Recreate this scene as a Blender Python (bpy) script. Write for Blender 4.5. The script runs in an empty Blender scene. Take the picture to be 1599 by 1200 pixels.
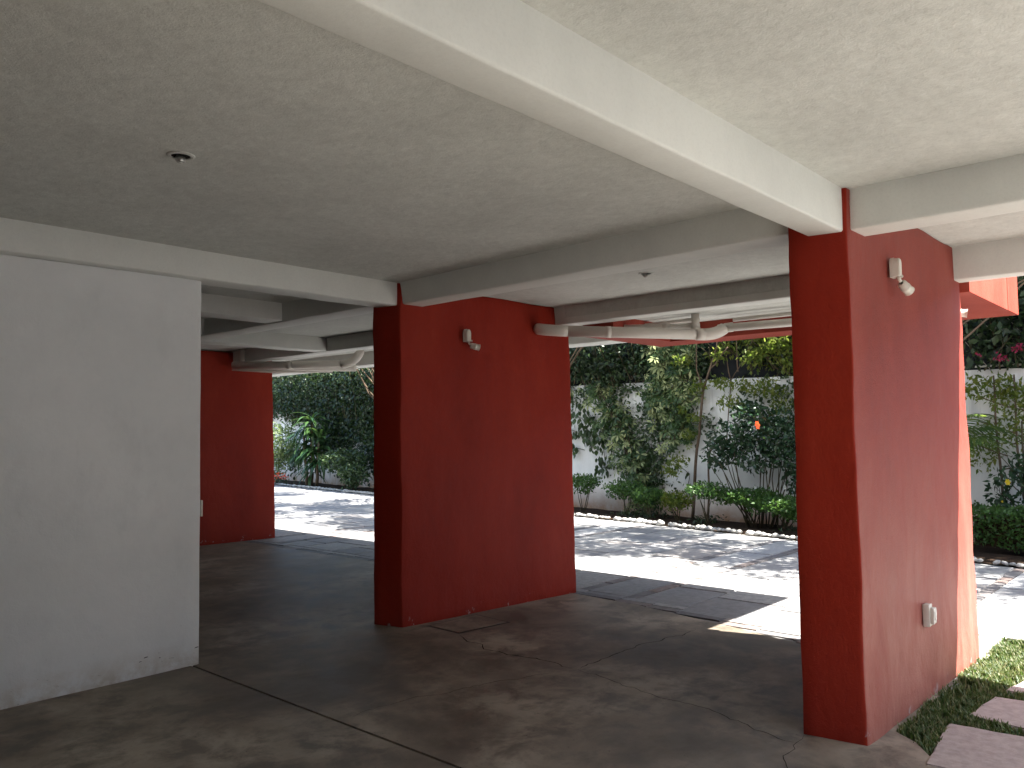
import bpy, bmesh, math, random
import numpy as np
from mathutils import Vector, Matrix, noise

random.seed(7)
rng = np.random.default_rng(7)
S = bpy.context.scene
COL = S.collection

# ------------------------------------------------------------------ camera
YAW, PIT, ROL, FPX, HC = 0.839931655, 0.0577704734, -0.0113453318, 1269.5, 1.55
fw = Vector((math.sin(YAW) * math.cos(PIT), math.cos(YAW) * math.cos(PIT), math.sin(PIT)))
rt = Vector((math.cos(YAW), -math.sin(YAW), 0))
up = rt.cross(fw)
r2 = rt * math.cos(ROL) + up * math.sin(ROL)
u2 = -rt * math.sin(ROL) + up * math.cos(ROL)
cd = bpy.data.cameras.new('camera')
cam = bpy.data.objects.new('camera', cd)
COL.objects.link(cam)
cam.matrix_world = Matrix(((r2.x, u2.x, -fw.x, 0), (r2.y, u2.y, -fw.y, 0), (r2.z, u2.z, -fw.z, HC), (0, 0, 0, 1)))
cd.sensor_width = 36
cd.lens = 36 * FPX / 1599
cd.clip_start = 0.05
cd.clip_end = 3000
S.camera = cam

# ------------------------------------------------------------------ world, sun, exposure
LDIR = Vector((-0.22, 0.73, -1.0)).normalized()
SUNV = -LDIR
W = bpy.data.worlds.new('World')
S.world = W
W.use_nodes = True
nt = W.node_tree
sky = nt.nodes.new('ShaderNodeTexSky')
sky.sky_type = 'NISHITA'
sky.sun_disc = False
sky.sun_elevation = math.asin(SUNV.z)
sky.sun_rotation = math.atan2(SUNV.x, SUNV.y)
sky.air_density = 1.0
sky.dust_density = 1.5
bg = nt.nodes['Background']
bg.inputs['Strength'].default_value = 0.095
nt.links.new(sky.outputs[0], bg.inputs['Color'])
sd = bpy.data.lights.new('sun', 'SUN')
sd.energy = 5.0
sd.angle = math.radians(0.53)
sd.color = (1.0, 0.955, 0.88)
so = bpy.data.objects.new('sun', sd)
COL.objects.link(so)
so.rotation_euler = LDIR.to_track_quat('-Z', 'Y').to_euler()
so.location = (5, -10, 15)
vs = S.view_settings
vs.view_transform = 'Standard'
vs.look = 'None'
vs.exposure = 2.52
vs.gamma = 1.0
vs.use_curve_mapping = False
S.cycles.max_bounces = 12
S.cycles.diffuse_bounces = 3
S.cycles.sample_clamp_indirect = 8


# ------------------------------------------------------------------ materials
def nodes(name, rough=0.7, spec=0.5):
    m = bpy.data.materials.new(name)
    m.use_nodes = True
    n = m.node_tree
    b = n.nodes['Principled BSDF']
    b.inputs['Roughness'].default_value = rough
    b.inputs['Specular IOR Level'].default_value = spec
    tc = n.nodes.new('ShaderNodeTexCoord')
    geo = n.nodes.new('ShaderNodeNewGeometry')
    return m, n, b, geo.outputs['Position'], tc


def nz(n, vec, scale, detail=4, rough=0.55, stretch=None, dist=0):
    t = n.nodes.new('ShaderNodeTexNoise')
    t.inputs['Scale'].default_value = scale
    t.inputs['Detail'].default_value = detail
    t.inputs['Roughness'].default_value = rough
    t.inputs['Distortion'].default_value = dist
    if stretch:
        mp = n.nodes.new('ShaderNodeMapping')
        mp.inputs['Scale'].default_value = stretch
        n.links.new(vec, mp.inputs['Vector'])
        vec = mp.outputs[0]
    n.links.new(vec, t.inputs['Vector'])
    return t.outputs['Fac']


def ramp(n, fac, stops):
    r = n.nodes.new('ShaderNodeValToRGB')
    while len(r.color_ramp.elements) < len(stops):
        r.color_ramp.elements.new(0.5)
    for e, (p, c) in zip(r.color_ramp.elements, stops):
        e.position = p
        e.color = (c, c, c, 1) if isinstance(c, (int, float)) else (*c, 1)
    n.links.new(fac, r.inputs[0])
    return r.outputs[0]


def mix(n, fac, a, b, mode='MIX'):
    m = n.nodes.new('ShaderNodeMix')
    m.data_type = 'RGBA'
    m.blend_type = mode
    for s, v in ((m.inputs['Factor'], fac), (m.inputs[6], a), (m.inputs[7], b)):
        if hasattr(v, 'is_output'):
            n.links.new(v, s)
        elif isinstance(v, (int, float)):
            s.default_value = v
        else:
            s.default_value = (*v, 1)
    return m.outputs[2]


def math_(n, op, a, b=0.0, clamp=False):
    m = n.nodes.new('ShaderNodeMath')
    m.operation = op
    m.use_clamp = clamp
    for i, v in enumerate((a, b)):
        if hasattr(v, 'is_output'):
            n.links.new(v, m.inputs[i])
        else:
            m.inputs[i].default_value = v
    return m.outputs[0]


def bump(n, b, h, strength=0.3, dist=0.01, chain=None):
    bp = n.nodes.new('ShaderNodeBump')
    bp.inputs['Strength'].default_value = strength
    bp.inputs['Distance'].default_value = dist
    n.links.new(h, bp.inputs['Height'])
    if chain:
        n.links.new(chain, bp.inputs['Normal'])
    n.links.new(bp.outputs[0], b.inputs['Normal'])
    return bp.outputs[0]


def plaster(name, col, col2, rough=0.8, fine=260, fs=0.25, coarse=9, spec=0.3, wave=0.15, grain=0.1):
    m, n, b, P, tc = nodes(name, rough, spec)
    a = nz(n, P, 1.3, 6, 0.62)
    c = nz(n, P, coarse, 5, 0.6, (1, 1, 0.6))
    f = math_(n, 'ADD', math_(n, 'MULTIPLY', a, 0.6), math_(n, 'MULTIPLY', c, 0.4))
    base = ramp(n, f, [(0.38, col2), (0.62, col)])
    gr = ramp(n, nz(n, P, fine * .35, 4, 0.75), [(0.36, grain), (0.52, 0.0)])
    base = mix(n, gr, base, tuple(x * .62 for x in col2))
    n.links.new(base, b.inputs['Base Color'])
    hb = bump(n, b, nz(n, P, coarse, 4, 0.6), wave, 0.02)
    bump(n, b, nz(n, P, fine, 3, 0.7), fs, 0.004, hb)
    return m


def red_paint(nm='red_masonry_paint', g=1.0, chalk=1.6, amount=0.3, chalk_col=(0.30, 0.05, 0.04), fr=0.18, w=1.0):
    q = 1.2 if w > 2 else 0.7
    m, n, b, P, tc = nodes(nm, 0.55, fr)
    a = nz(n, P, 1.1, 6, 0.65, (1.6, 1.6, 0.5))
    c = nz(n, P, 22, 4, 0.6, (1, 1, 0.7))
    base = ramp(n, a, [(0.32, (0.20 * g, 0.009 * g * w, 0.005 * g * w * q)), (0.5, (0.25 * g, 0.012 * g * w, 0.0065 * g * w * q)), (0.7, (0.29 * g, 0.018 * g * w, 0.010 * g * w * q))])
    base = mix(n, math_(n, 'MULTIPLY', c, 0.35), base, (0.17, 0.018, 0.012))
    # chalky faded paint close to the floor and worn spots; also brightens the lit pillar's foot
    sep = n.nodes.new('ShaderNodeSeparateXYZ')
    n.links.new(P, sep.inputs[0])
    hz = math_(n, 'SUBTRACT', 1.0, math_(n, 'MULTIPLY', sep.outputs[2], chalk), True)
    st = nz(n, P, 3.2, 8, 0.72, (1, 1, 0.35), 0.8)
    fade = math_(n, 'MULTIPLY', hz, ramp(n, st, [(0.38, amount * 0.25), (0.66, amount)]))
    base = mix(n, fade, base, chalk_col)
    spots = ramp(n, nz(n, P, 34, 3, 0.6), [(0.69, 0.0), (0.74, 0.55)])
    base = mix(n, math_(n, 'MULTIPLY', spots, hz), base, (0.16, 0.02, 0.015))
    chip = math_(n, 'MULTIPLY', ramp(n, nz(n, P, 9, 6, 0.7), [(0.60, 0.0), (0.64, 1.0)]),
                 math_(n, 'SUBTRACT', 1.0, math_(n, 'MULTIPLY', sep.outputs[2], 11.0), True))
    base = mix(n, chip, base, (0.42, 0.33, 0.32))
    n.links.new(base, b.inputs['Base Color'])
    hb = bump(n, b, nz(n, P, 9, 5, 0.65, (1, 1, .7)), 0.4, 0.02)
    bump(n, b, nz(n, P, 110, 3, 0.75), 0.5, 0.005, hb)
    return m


def concrete_floor():
    m, n, b, P, tc = nodes('worn_polished_concrete', 0.5, 0.38)
    a = nz(n, P, 0.8, 8, 0.62, None, 0.35)
    c = nz(n, P, 4.2, 8, 0.7, None, 0.25)
    d = nz(n, P, 38, 4, 0.7)
    base = ramp(n, a, [(0.36, (0.10, 0.082, 0.063)), (0.5, (0.235, 0.195, 0.150)), (0.64, (0.40, 0.34, 0.265))])
    base = mix(n, ramp(n, c, [(0.38, 0.85), (0.56, 0.0)]), base, (0.085, 0.070, 0.054))
    base = mix(n, math_(n, 'MULTIPLY', d, 0.25), base, (0.22, 0.185, 0.14))
    pale = ramp(n, nz(n, P, 1.3, 5, 0.6, (1, 1.2, 1), 0.7), [(0.50, 0.0), (0.80, 0.30)])
    base = mix(n, pale, base, (0.42, 0.36, 0.28))
    oil = ramp(n, nz(n, P, 2.7, 3, 0.5), [(0.70, 0.0), (0.76, 0.6)])
    base = mix(n, oil, base, (0.05, 0.042, 0.035))
    speck = ramp(n, nz(n, P, 55, 2, 0.5), [(0.70, 0.0), (0.74, 0.6)])
    base = mix(n, speck, base, (0.03, 0.027, 0.024))
    n.links.new(base, b.inputs['Base Color'])
    n.links.new(ramp(n, c, [(0.3, 0.48), (0.7, 0.7)]), b.inputs['Roughness'])
    hb = bump(n, b, c, 0.08, 0.02)
    bump(n, b, d, 0.12, 0.003, hb)
    return m


def stone_mat(name, stops, rough=0.75, bs=0.4, sc=14):
    m, n, b, P, tc = nodes(name, rough, 0.35)
    oi = n.nodes.new('ShaderNodeObjectInfo')
    geo = n.nodes.new('ShaderNodeNewGeometry')
    rr = math_(n, 'FRACT', math_(n, 'ADD', oi.outputs['Random'], geo.outputs['Random Per Island']))
    base = ramp(n, rr, stops)
    v = nz(n, P, sc, 6, 0.7)
    base = mix(n, ramp(n, v, [(0.35, 0.55), (0.6, 0.0)]), base, tuple(x * 0.55 for x in stops[0][1]))
    w = nz(n, P, 1.4, 5, 0.65)
    base = mix(n, ramp(n, w, [(0.5, 0.0), (0.75, 0.3)]), base, (0.36, 0.33, 0.30))
    n.links.new(base, b.inputs['Base Color'])
    bump(n, b, v, bs, 0.006)
    return m


def leaf_mat(name, c1, c2, c3, trans=0.35, rough=0.45, per=1.0):
    m = bpy.data.materials.new(name)
    m.use_nodes = True
    n = m.node_tree
    b = n.nodes['Principled BSDF']
    oi = n.nodes.new('ShaderNodeObjectInfo')
    geo = n.nodes.new('ShaderNodeNewGeometry')
    rr = math_(n, 'FRACT', math_(n, 'ADD', oi.outputs['Random'], math_(n, 'MULTIPLY', geo.outputs['Random Per Island'], per)))
    base = ramp(n, rr, [(0.0, c1), (0.5, c2), (0.85, c3)])
    base = mix(n, math_(n, 'MULTIPLY', nz(n, geo.outputs['Position'], 40, 3), 0.4), base, c1)
    n.links.new(base, b.inputs['Base Color'])
    b.inputs['Roughness'].default_value = rough
    b.inputs['Specular IOR Level'].default_value = 0.4
    tr = n.nodes.new('ShaderNodeBsdfTranslucent')
    bright = mix(n, 0.5, base, (0.10, 0.16, 0.015), 'ADD')
    n.links.new(bright, tr.inputs['Color'])
    ms = n.nodes.new('ShaderNodeMixShader')
    ms.inputs[0].default_value = trans
    n.links.new(b.outputs[0], ms.inputs[1])
    n.links.new(tr.outputs[0], ms.inputs[2])
    n.links.new(ms.outputs[0], n.nodes['Material Output'].inputs[0])
    return m


def simple(name, col, rough=0.5, spec=0.5, ns=30, var=0.15, metal=0.0):
    m, n, b, P, tc = nodes(name, rough, spec)
    v = nz(n, tc.outputs['Object'], ns, 4, 0.6)
    n.links.new(mix(n, math_(n, 'MULTIPLY', v, 1.0), tuple(c * (1 - var) for c in col), tuple(min(1, c * (1 + var)) for c in col)), b.inputs['Base Color'])
    b.inputs['Metallic'].default_value = metal
    bump(n, b, v, 0.08, 0.002)
    return m


M = {}
M['ceiling'] = plaster('rough_ceiling_plaster', (0.67, 0.68, 0.635), (0.55, 0.558, 0.52), 0.9, 120, 0.6, 14, 0.2, 0.35, 0.2)
M['beam'] = plaster('smooth_cream_beam_paint', (0.76, 0.77, 0.72), (0.69, 0.70, 0.655), 0.6, 200, 0.12, 7, 0.35, 0.12)
M['white'] = plaster('white_wall_paint', (0.76, 0.785, 0.79), (0.70, 0.725, 0.73), 0.7, 150, 0.22, 9, 0.3, 0.15)
M['red'] = red_paint(g=1.22, w=1.45)
M['red_worn_lit'] = red_paint('worn_lit_face_red_paint', 1.05, 0.60, 0.8, (0.40, 0.185, 0.14), 0.42, 3.2)  # paler copy for the lit faces: glare painted in over chalky wear
M['red_bright'] = red_paint('fascia_red_paint', 1.35, 2.0, 0.0, (0.3, 0.1, 0.1), 0.2, 3.6)
M['floor'] = concrete_floor()
M['paver'] = stone_mat('grey_slate_paver', [(0.0, (0.24, 0.24, 0.25)), (0.4, (0.31, 0.31, 0.312)), (0.85, (0.37, 0.365, 0.355)), (0.95, (0.34, 0.31, 0.29)), (1.0, (0.32, 0.32, 0.325))])
M['brick'] = stone_mat('dark_brick_strip', [(0.0, (0.16, 0.16, 0.17)), (0.8, (0.20, 0.185, 0.18)), (1.0, (0.26, 0.19, 0.165))])
M['pale'] = stone_mat('pale_concrete_strip', [(0.0, (0.37, 0.375, 0.38)), (1.0, (0.41, 0.412, 0.415))], 0.8, 0.15, 30)
M['mortar'] = plaster('paving_mortar', (0.40, 0.395, 0.38), (0.22, 0.215, 0.21), 0.9, 80, 0.4, 12)
M['flag'] = stone_mat('pink_flagstone', [(0.0, (0.42, 0.35, 0.32)), (1.0, (0.48, 0.40, 0.37))], 0.8, 0.5, 18)
M['pebble'] = simple('whitewashed_stone', (0.38, 0.37, 0.345), 0.8, 0.3, 8, 0.15)
M['soil'] = plaster('dark_garden_soil', (0.055, 0.034, 0.022), (0.02, 0.013, 0.009), 0.95, 60, 0.9, 18, 0.1, 0.8)
M['bark'] = plaster('grey_brown_bark', (0.20, 0.145, 0.10), (0.10, 0.07, 0.048), 0.9, 120, 0.6, 40, 0.2, 0.4)
M['stem'] = plaster('green_brown_stem', (0.10, 0.085, 0.045), (0.05, 0.04, 0.025), 0.8, 120, 0.4, 40, 0.2)
M['pvc'] = simple('cream_pvc_pipe', (0.72, 0.67, 0.60), 0.42, 0.5, 6, 0.07)
M['plastic'] = simple('aged_white_plastic', (0.68, 0.64, 0.56), 0.4, 0.5, 20, 0.08)
M['dark'] = simple('recess_shade_black', (0.012, 0.011, 0.010), 0.7, 0.2)
M['rust'] = simple('dark_steel_frame', (0.035, 0.03, 0.027), 0.6, 0.4)
M['crack'] = simple('crack_shadow_grit', (0.035, 0.030, 0.025), 0.95, 0.1)
M['glass'] = simple('frosted_bulb_glass', (0.6, 0.6, 0.57), 0.2, 0.6)
M['metal'] = simple('chrome_bulb_collar', (0.45, 0.45, 0.43), 0.3, 0.5, 30, 0.1, 0.8)
M['cane'] = simple('bleached_cane', (0.60, 0.56, 0.48), 0.7, 0.3)
M['leaf_ivy'] = leaf_mat('ivy_leaf', (0.022, 0.042, 0.018), (0.038, 0.068, 0.026), (0.06, 0.10, 0.035), 0.22, 0.4)
M['leaf_hedge'] = leaf_mat('dark_hedge_leaf', (0.014, 0.028, 0.014), (0.025, 0.045, 0.020), (0.05, 0.085, 0.03), 0.2, 0.4)
M['leaf_var'] = leaf_mat('variegated_umbrella_leaf', (0.03, 0.07, 0.03), (0.09, 0.15, 0.05), (0.46, 0.50, 0.24), 0.3, 0.35, 0.2)
M['leaf_yel'] = leaf_mat('yellow_green_leaf', (0.08, 0.12, 0.02), (0.14, 0.19, 0.03), (0.24, 0.26, 0.05), 0.5, 0.5)
M['leaf_hib'] = leaf_mat('glossy_hibiscus_leaf', (0.016, 0.040, 0.020), (0.028, 0.062, 0.030), (0.045, 0.09, 0.04), 0.15, 0.22)
M['leaf_bush'] = leaf_mat('fresh_green_bush_leaf', (0.030, 0.075, 0.018), (0.05, 0.12, 0.025), (0.09, 0.18, 0.04), 0.35, 0.45)
M['leaf_tree'] = leaf_mat('tree_leaf', (0.035, 0.065, 0.018), (0.06, 0.10, 0.025), (0.11, 0.15, 0.035), 0.35, 0.5)
M['leaf_drac'] = leaf_mat('strap_leaf', (0.018, 0.05, 0.020), (0.03, 0.075, 0.025), (0.06, 0.12, 0.035), 0.25, 0.35)
M['leaf_palm'] = leaf_mat('palm_frond_leaf', (0.05, 0.10, 0.03), (0.09, 0.16, 0.04), (0.20, 0.26, 0.06), 0.45, 0.4)
M['grass'] = leaf_mat('lawn_blade', (0.030, 0.060, 0.015), (0.075, 0.13, 0.035), (0.26, 0.26, 0.13), 0.35, 0.5)
M['turf'] = plaster('turf_soil', (0.045, 0.055, 0.02), (0.03, 0.028, 0.015), 0.95, 90, 0.8, 20, 0.1)
M['red_petal'] = leaf_mat('scarlet_petal', (0.75, 0.05, 0.02), (0.80, 0.07, 0.03), (0.85, 0.12, 0.05), 0.3, 0.5)
M['magenta'] = leaf_mat('magenta_bract', (0.30, 0.015, 0.06), (0.36, 0.02, 0.08), (0.4, 0.03, 0.11), 0.3, 0.6)
M['yellow_petal'] = leaf_mat('yellow_petal', (0.80, 0.60, 0.02), (0.85, 0.65, 0.03), (0.9, 0.7, 0.05), 0.3, 0.5)
M['white_petal'] = leaf_mat('white_petal', (0.7, 0.7, 0.66), (0.75, 0.75, 0.7), (0.8, 0.8, 0.75), 0.3, 0.5)
M['cloth'] = plaster('black_shade_cloth', (0.030, 0.033, 0.038), (0.018, 0.020, 0.022), 0.9, 220, 0.5, 5, 0.15, 0.5)
M['courtyard'] = plaster('sunlit_courtyard_paving', (0.30, 0.295, 0.285), (0.25, 0.245, 0.236), 0.85, 60, 0.4, 6)


def garden_wall_mat():
    m, n, b, P, tc = nodes('garden_wall_paint', 0.85, 0.2)
    sep = n.nodes.new('ShaderNodeSeparateXYZ')
    n.links.new(P, sep.inputs[0])
    a = nz(n, P, 1.6, 7, 0.65, (1, 1, 0.45))
    base = ramp(n, a, [(0.35, (0.68, 0.68, 0.67)), (0.6, (0.80, 0.80, 0.785))])
    low = math_(n, 'SUBTRACT', 1.0, math_(n, 'MULTIPLY', sep.outputs[2], 1.9), True)
    st = math_(n, 'MULTIPLY', low, ramp(n, nz(n, P, 3.0, 6, 0.7), [(0.25, 0.45), (0.6, 1.0)]))
    base = mix(n, st, base, (0.40, 0.235, 0.14))
    drip = math_(n, 'MULTIPLY', ramp(n, nz(n, P, 7, 4, 0.6, (1, 1, 0.12)), [(0.52, 0.0), (0.7, 0.5)]),
                 math_(n, 'SUBTRACT', math_(n, 'MULTIPLY', sep.outputs[2], 1.0), 1.2, True))
    base = mix(n, drip, base, (0.27, 0.27, 0.26))
    n.links.new(base, b.inputs['Base Color'])
    hb = bump(n, b, nz(n, P, 10, 4), 0.25, 0.02)
    bump(n, b, nz(n, P, 120, 3), 0.3, 0.004, hb)
    return m


M['gwall'] = garden_wall_mat()


def grimy_white():
    m, n, b, P, tc = nodes('white_wall_paint_grimy', 0.7, 0.3)
    sep = n.nodes.new('ShaderNodeSeparateXYZ')
    n.links.new(P, sep.inputs[0])
    base = ramp(n, nz(n, P, 1.1, 6, 0.65), [(0.36, (0.74, 0.755, 0.745)), (0.62, (0.82, 0.83, 0.815))])
    base = mix(n, ramp(n, nz(n, P, 3.5, 7, 0.7, (1, 1, .5)), [(0.55, 0.0), (0.72, 0.28)]), base, (0.60, 0.61, 0.60))
    low = math_(n, 'SUBTRACT', 1.0, math_(n, 'MULTIPLY', sep.outputs[2], 5.5), True)
    st = math_(n, 'MULTIPLY', low, ramp(n, nz(n, P, 7, 6, 0.7), [(0.40, 0.0), (0.62, 0.75)]))
    base = mix(n, st, base, (0.50, 0.43, 0.34))
    low2 = math_(n, 'SUBTRACT', 1.0, math_(n, 'MULTIPLY', sep.outputs[2], 2.2), True)
    sc = math_(n, 'MULTIPLY', low2, ramp(n, nz(n, P, 26, 3, 0.6, (1, 1, 2.5)), [(0.70, 0.0), (0.73, 0.6)]))
    base = mix(n, sc, base, (0.20, 0.19, 0.18))
    n.links.new(base, b.inputs['Base Color'])
    hb = bump(n, b, nz(n, P, 7, 5, 0.6), 0.3, 0.02)
    bump(n, b, nz(n, P, 130, 3, 0.7), 0.3, 0.004, hb)
    return m


M['white_grimy'] = grimy_white()


# ------------------------------------------------------------------ object helpers
def put(name, me, mat=None, parent=None, loc=None, rot=None, scale=None):
    if isinstance(me, bmesh.types.BMesh):
        bm = me
        me = bpy.data.meshes.new(name)
        bmesh.ops.recalc_face_normals(bm, faces=bm.faces)
        bm.to_mesh(me)
        bm.free()
    if mat and not me.materials:
        me.materials.append(mat)
    o = bpy.data.objects.new(name, me)
    COL.objects.link(o)
    if parent:
        o.parent = parent
    if loc is not None:
        o.location = loc
    if rot is not None:
        o.rotation_euler = rot
    if scale is not None:
        o.scale = scale
    return o


def thing(name, label, cat, loc=(0, 0, 0), group=None, rot=(0, 0, 0)):
    o = bpy.data.objects.new(name, None)
    o.empty_display_size = 0.1
    COL.objects.link(o)
    o.location = loc
    o.rotation_euler = rot
    return tag(o, label, cat, group)


def tag(o, label=None, cat=None, group=None, kind=None):
    if label:
        o['label'] = label
    if cat:
        o['category'] = cat
    if group:
        o['group'] = group
    if kind:
        o['kind'] = kind
    return o


def smooth(me, ang=35):
    for p in me.polygons:
        p.use_smooth = True
    try:
        me.set_sharp_from_angle(angle=math.radians(ang))
    except Exception:
        pass


def hexa(name, c, mat, parent=None, res=0.35, amp=0.004, bev=0.012, segs=2, freq=2.2, edge=0.0):
    """c: 8 corners (x0y0z0,x1y0z0,x1y1z0,x0y1z0, then the same at the top); hand-trowelled block"""
    bm = bmesh.new()
    v = [bm.verts.new(p) for p in c]
    for f in ((0, 3, 2, 1), (4, 5, 6, 7), (0, 1, 5, 4), (1, 2, 6, 5), (2, 3, 7, 6), (3, 0, 4, 7)):
        bm.faces.new([v[i] for i in f])
    if bev:
        bmesh.ops.bevel(bm, geom=list(bm.edges), offset=bev, segments=segs, profile=0.5, affect='EDGES', clamp_overlap=True)
    if res:
        P = np.array(c)
        for ax in range(3):
            lo, hi = P[:, ax].min(), P[:, ax].max()
            k = int((hi - lo) / res)
            for i in range(1, k + 1):
                co = [0, 0, 0]
                co[ax] = lo + (hi - lo) * i / (k + 1)
                no = [0, 0, 0]
                no[ax] = 1
                bmesh.ops.bisect_plane(bm, geom=bm.verts[:] + bm.edges[:] + bm.faces[:], plane_co=co, plane_no=no)
        if amp:
            for w in bm.verts:
                nv = noise.noise_vector(w.co * freq) * amp + noise.noise_vector(w.co * freq * 6.1) * amp * 0.35
                w.co += nv
    me = bpy.data.meshes.new(name)
    bmesh.ops.recalc_face_normals(bm, faces=bm.faces)
    bm.to_mesh(me)
    bm.free()
    smooth(me, 40)
    return put(name, me, mat, parent)


def block(name, x0, x1, y0, y1, z0, z1, mat, parent=None, **k):
    c = [(x0, y0, z0), (x1, y0, z0), (x1, y1, z0), (x0, y1, z0), (x0, y0, z1), (x1, y0, z1), (x1, y1, z1), (x0, y1, z1)]
    return hexa(name, c, mat, parent, **k)


def from_arrays(name, verts, faces, mat=None, parent=None, **k):
    me = bpy.data.meshes.new(name)
    me.from_pydata([tuple(v) for v in verts] if not isinstance(verts, np.ndarray) else verts.tolist(), [], faces if isinstance(faces, list) else faces.tolist())
    me.update()
    return put(name, me, mat, parent, **k)


def tube_bm(bm, pts, radii, seg=10, cap=True):
    pts = [Vector(p) for p in pts]
    if not hasattr(radii, '__len__'):
        radii = [radii] * len(pts)
    rings = []
    t0 = (pts[1] - pts[0]).normalized()
    a = Vector((0, 0, 1)) if abs(t0.z) < 0.9 else Vector((1, 0, 0))
    n = t0.cross(a).normalized()
    for i, p in enumerate(pts):
        t = (pts[min(i + 1, len(pts) - 1)] - pts[max(i - 1, 0)]).normalized()
        n = (n - t * n.dot(t)).normalized()
        bb = t.cross(n)
        rings.append([bm.verts.new(p + (n * math.cos(2 * math.pi * k / seg) + bb * math.sin(2 * math.pi * k / seg)) * radii[i]) for k in range(seg)])
    for a_, b_ in zip(rings, rings[1:]):
        for k in range(seg):
            f = bm.faces.new((a_[k], a_[(k + 1) % seg], b_[(k + 1) % seg], b_[k]))
            f.smooth = True
    if cap:
        bm.faces.new(rings[0][::-1])
        bm.faces.new(rings[-1])
    return bm


def tube(name, pts, radii, mat, parent=None, seg=10, **k):
    return put(name, tube_bm(bmesh.new(), pts, radii, seg), mat, parent, **k)


def arc(p0, p1, p2, n=8):
    p0, p1, p2 = Vector(p0), Vector(p1), Vector(p2)
    return [p0 * (1 - t) ** 2 + p1 * 2 * t * (1 - t) + p2 * t * t for t in [i / n for i in range(n + 1)]]


# ------------------------------------------------------------------ ground
CEIL = 2.76
tag(from_arrays('ground', [(-1500, -1500, -.12), (1500, -1500, -.12), (1500, 1500, -.12), (-1500, 1500, -.12)], [(0, 1, 2, 3)], M['turf']), kind='structure')

# parking floor: two pours with an open joint between them
fl = []
o = block('parking_floor', -3.6, 2.688, -0.4, 17.3, -0.11, 0.0, M['floor'], res=0, bev=0.004, segs=1)
tag(o, kind='structure')
bm = bmesh.new()
out = [(2.702, -.4), (4.15, -.4), (4.15, 0.4), (4.19, 1.0), (4.22, 1.17), (4.36, 1.27), (4.44, 1.38), (5.58, 1.37), (5.62, 1.8), (5.93, 2.95), (6.16, 4.05), (6.23, 4.9), (6.23, 17.3), (2.702, 17.3)]
vb = [bm.verts.new((x, y, 0.0)) for x, y in out]
f = bm.faces.new(vb)
r = bmesh.ops.extrude_face_region(bm, geom=[f])
for v in [g for g in r['geom'] if isinstance(g, bmesh.types.BMVert)]:
    v.co.z = -0.11
tag(put('parking_floor', bm, M['floor']), kind='structure')
tag(from_arrays('floor_joint_base', [(2.68, -.4, -.03), (2.71, -.4, -.03), (2.71, 17.3, -.03), (2.68, 17.3, -.03)], [(0, 1, 2, 3)], M['crack']), kind='structure')


def crack(pts, w):
    P = [Vector((x, y, 0.0022)) for x, y in pts]
    fine = []
    for a_, b_ in zip(P, P[1:]):
        k = max(2, int((b_ - a_).length / 0.035))
        for i in range(k):
            fine.append(a_.lerp(b_, i / k))
    fine.append(P[-1])
    vs_, fs = [], []
    for i, p in enumerate(fine):
        t = (fine[min(i + 1, len(fine) - 1)] - fine[max(i - 1, 0)]).normalized()
        n = Vector((-t.y, t.x, 0))
        off = noise.noise(p * 7) * 0.05 + noise.noise(p * 31) * 0.018
        ww = w * (0.45 + 0.9 * abs(noise.noise(p * 13 + Vector((5, 1, 2))))) * min(1, i / 4 + .15, (len(fine) - 1 - i) / 4 + .15)
        vs_ += [p + n * (off + ww / 2), p + n * (off - ww / 2)]
        if i:
            fs.append((2 * i - 2, 2 * i - 1, 2 * i + 1, 2 * i))
    o = from_arrays('floor_crack', vs_, fs, M['crack'])
    tag(o, kind='structure')


crack([(4.40, 4.54), (4.3, 4.23), (4.22, 3.87), (4.29, 3.58), (4.26, 3.29)], .010)
crack([(4.26, 3.29), (4.56, 3.3), (5.03, 3.3), (5.46, 3.24), (5.7, 3.2)], .011)
crack([(4.26, 3.29), (4.2, 2.95), (4.13, 2.58), (4.14, 2.27), (4.01, 1.94), (3.98, 1.69)], .008)
crack([(2.78, 3.7), (3.09, 3.69), (3.42, 3.61), (3.77, 3.51), (4.14, 3.35)], .005)
crack([(3.55, 1.55), (3.78, 1.68), (4.12, 1.70)], .006)

# inspection hatch beside the middle pillar
hp = [(4.43, 4.55), (4.96, 4.49), (4.99, 4.91), (4.44, 4.93)]
h = thing('floor_hatch', 'square concrete inspection hatch set in the floor at the foot of the middle red pillar', 'floor hatch', (4.7, 4.7, 0))
bm = bmesh.new()
ins = [(4.452, 4.572), (4.938, 4.515), (4.966, 4.892), (4.462, 4.91)]
for i in range(4):
    j = (i + 1) % 4
    wsc = 1.0 if i in (0, 3) else 0.45
    a0, a1 = Vector((*hp[i], 0)), Vector((*hp[j], 0))
    b0, b1 = a0.lerp(Vector((*ins[i], 0)), wsc), a1.lerp(Vector((*ins[j], 0)), wsc)
    q = [bm.verts.new((p.x - 4.7, p.y - 4.7, 0.0022)) for p in (a0, a1, b1, b0)]
    bm.faces.new(q)
put('frame', bm, M['rust'], h)
bm = bmesh.new()
bm.faces.new([bm.verts.new((x - 4.7, y - 4.7, 0.006)) for x, y in ins])
r = bmesh.ops.extrude_face_region(bm, geom=bm.faces[:])
for v in [g for g in r['geom'] if isinstance(g, bmesh.types.BMVert)]:
    v.co.z = -0.002
put('cover', bm, M['floor'], h)

# ------------------------------------------------------------------ ceiling and beams
ceiling = block('ceiling', -3.6, 6.20, -1.4, 17.3, CEIL, 2.98, M['ceiling'], res=0, bev=0)
tag(ceiling, kind='structure')


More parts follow.
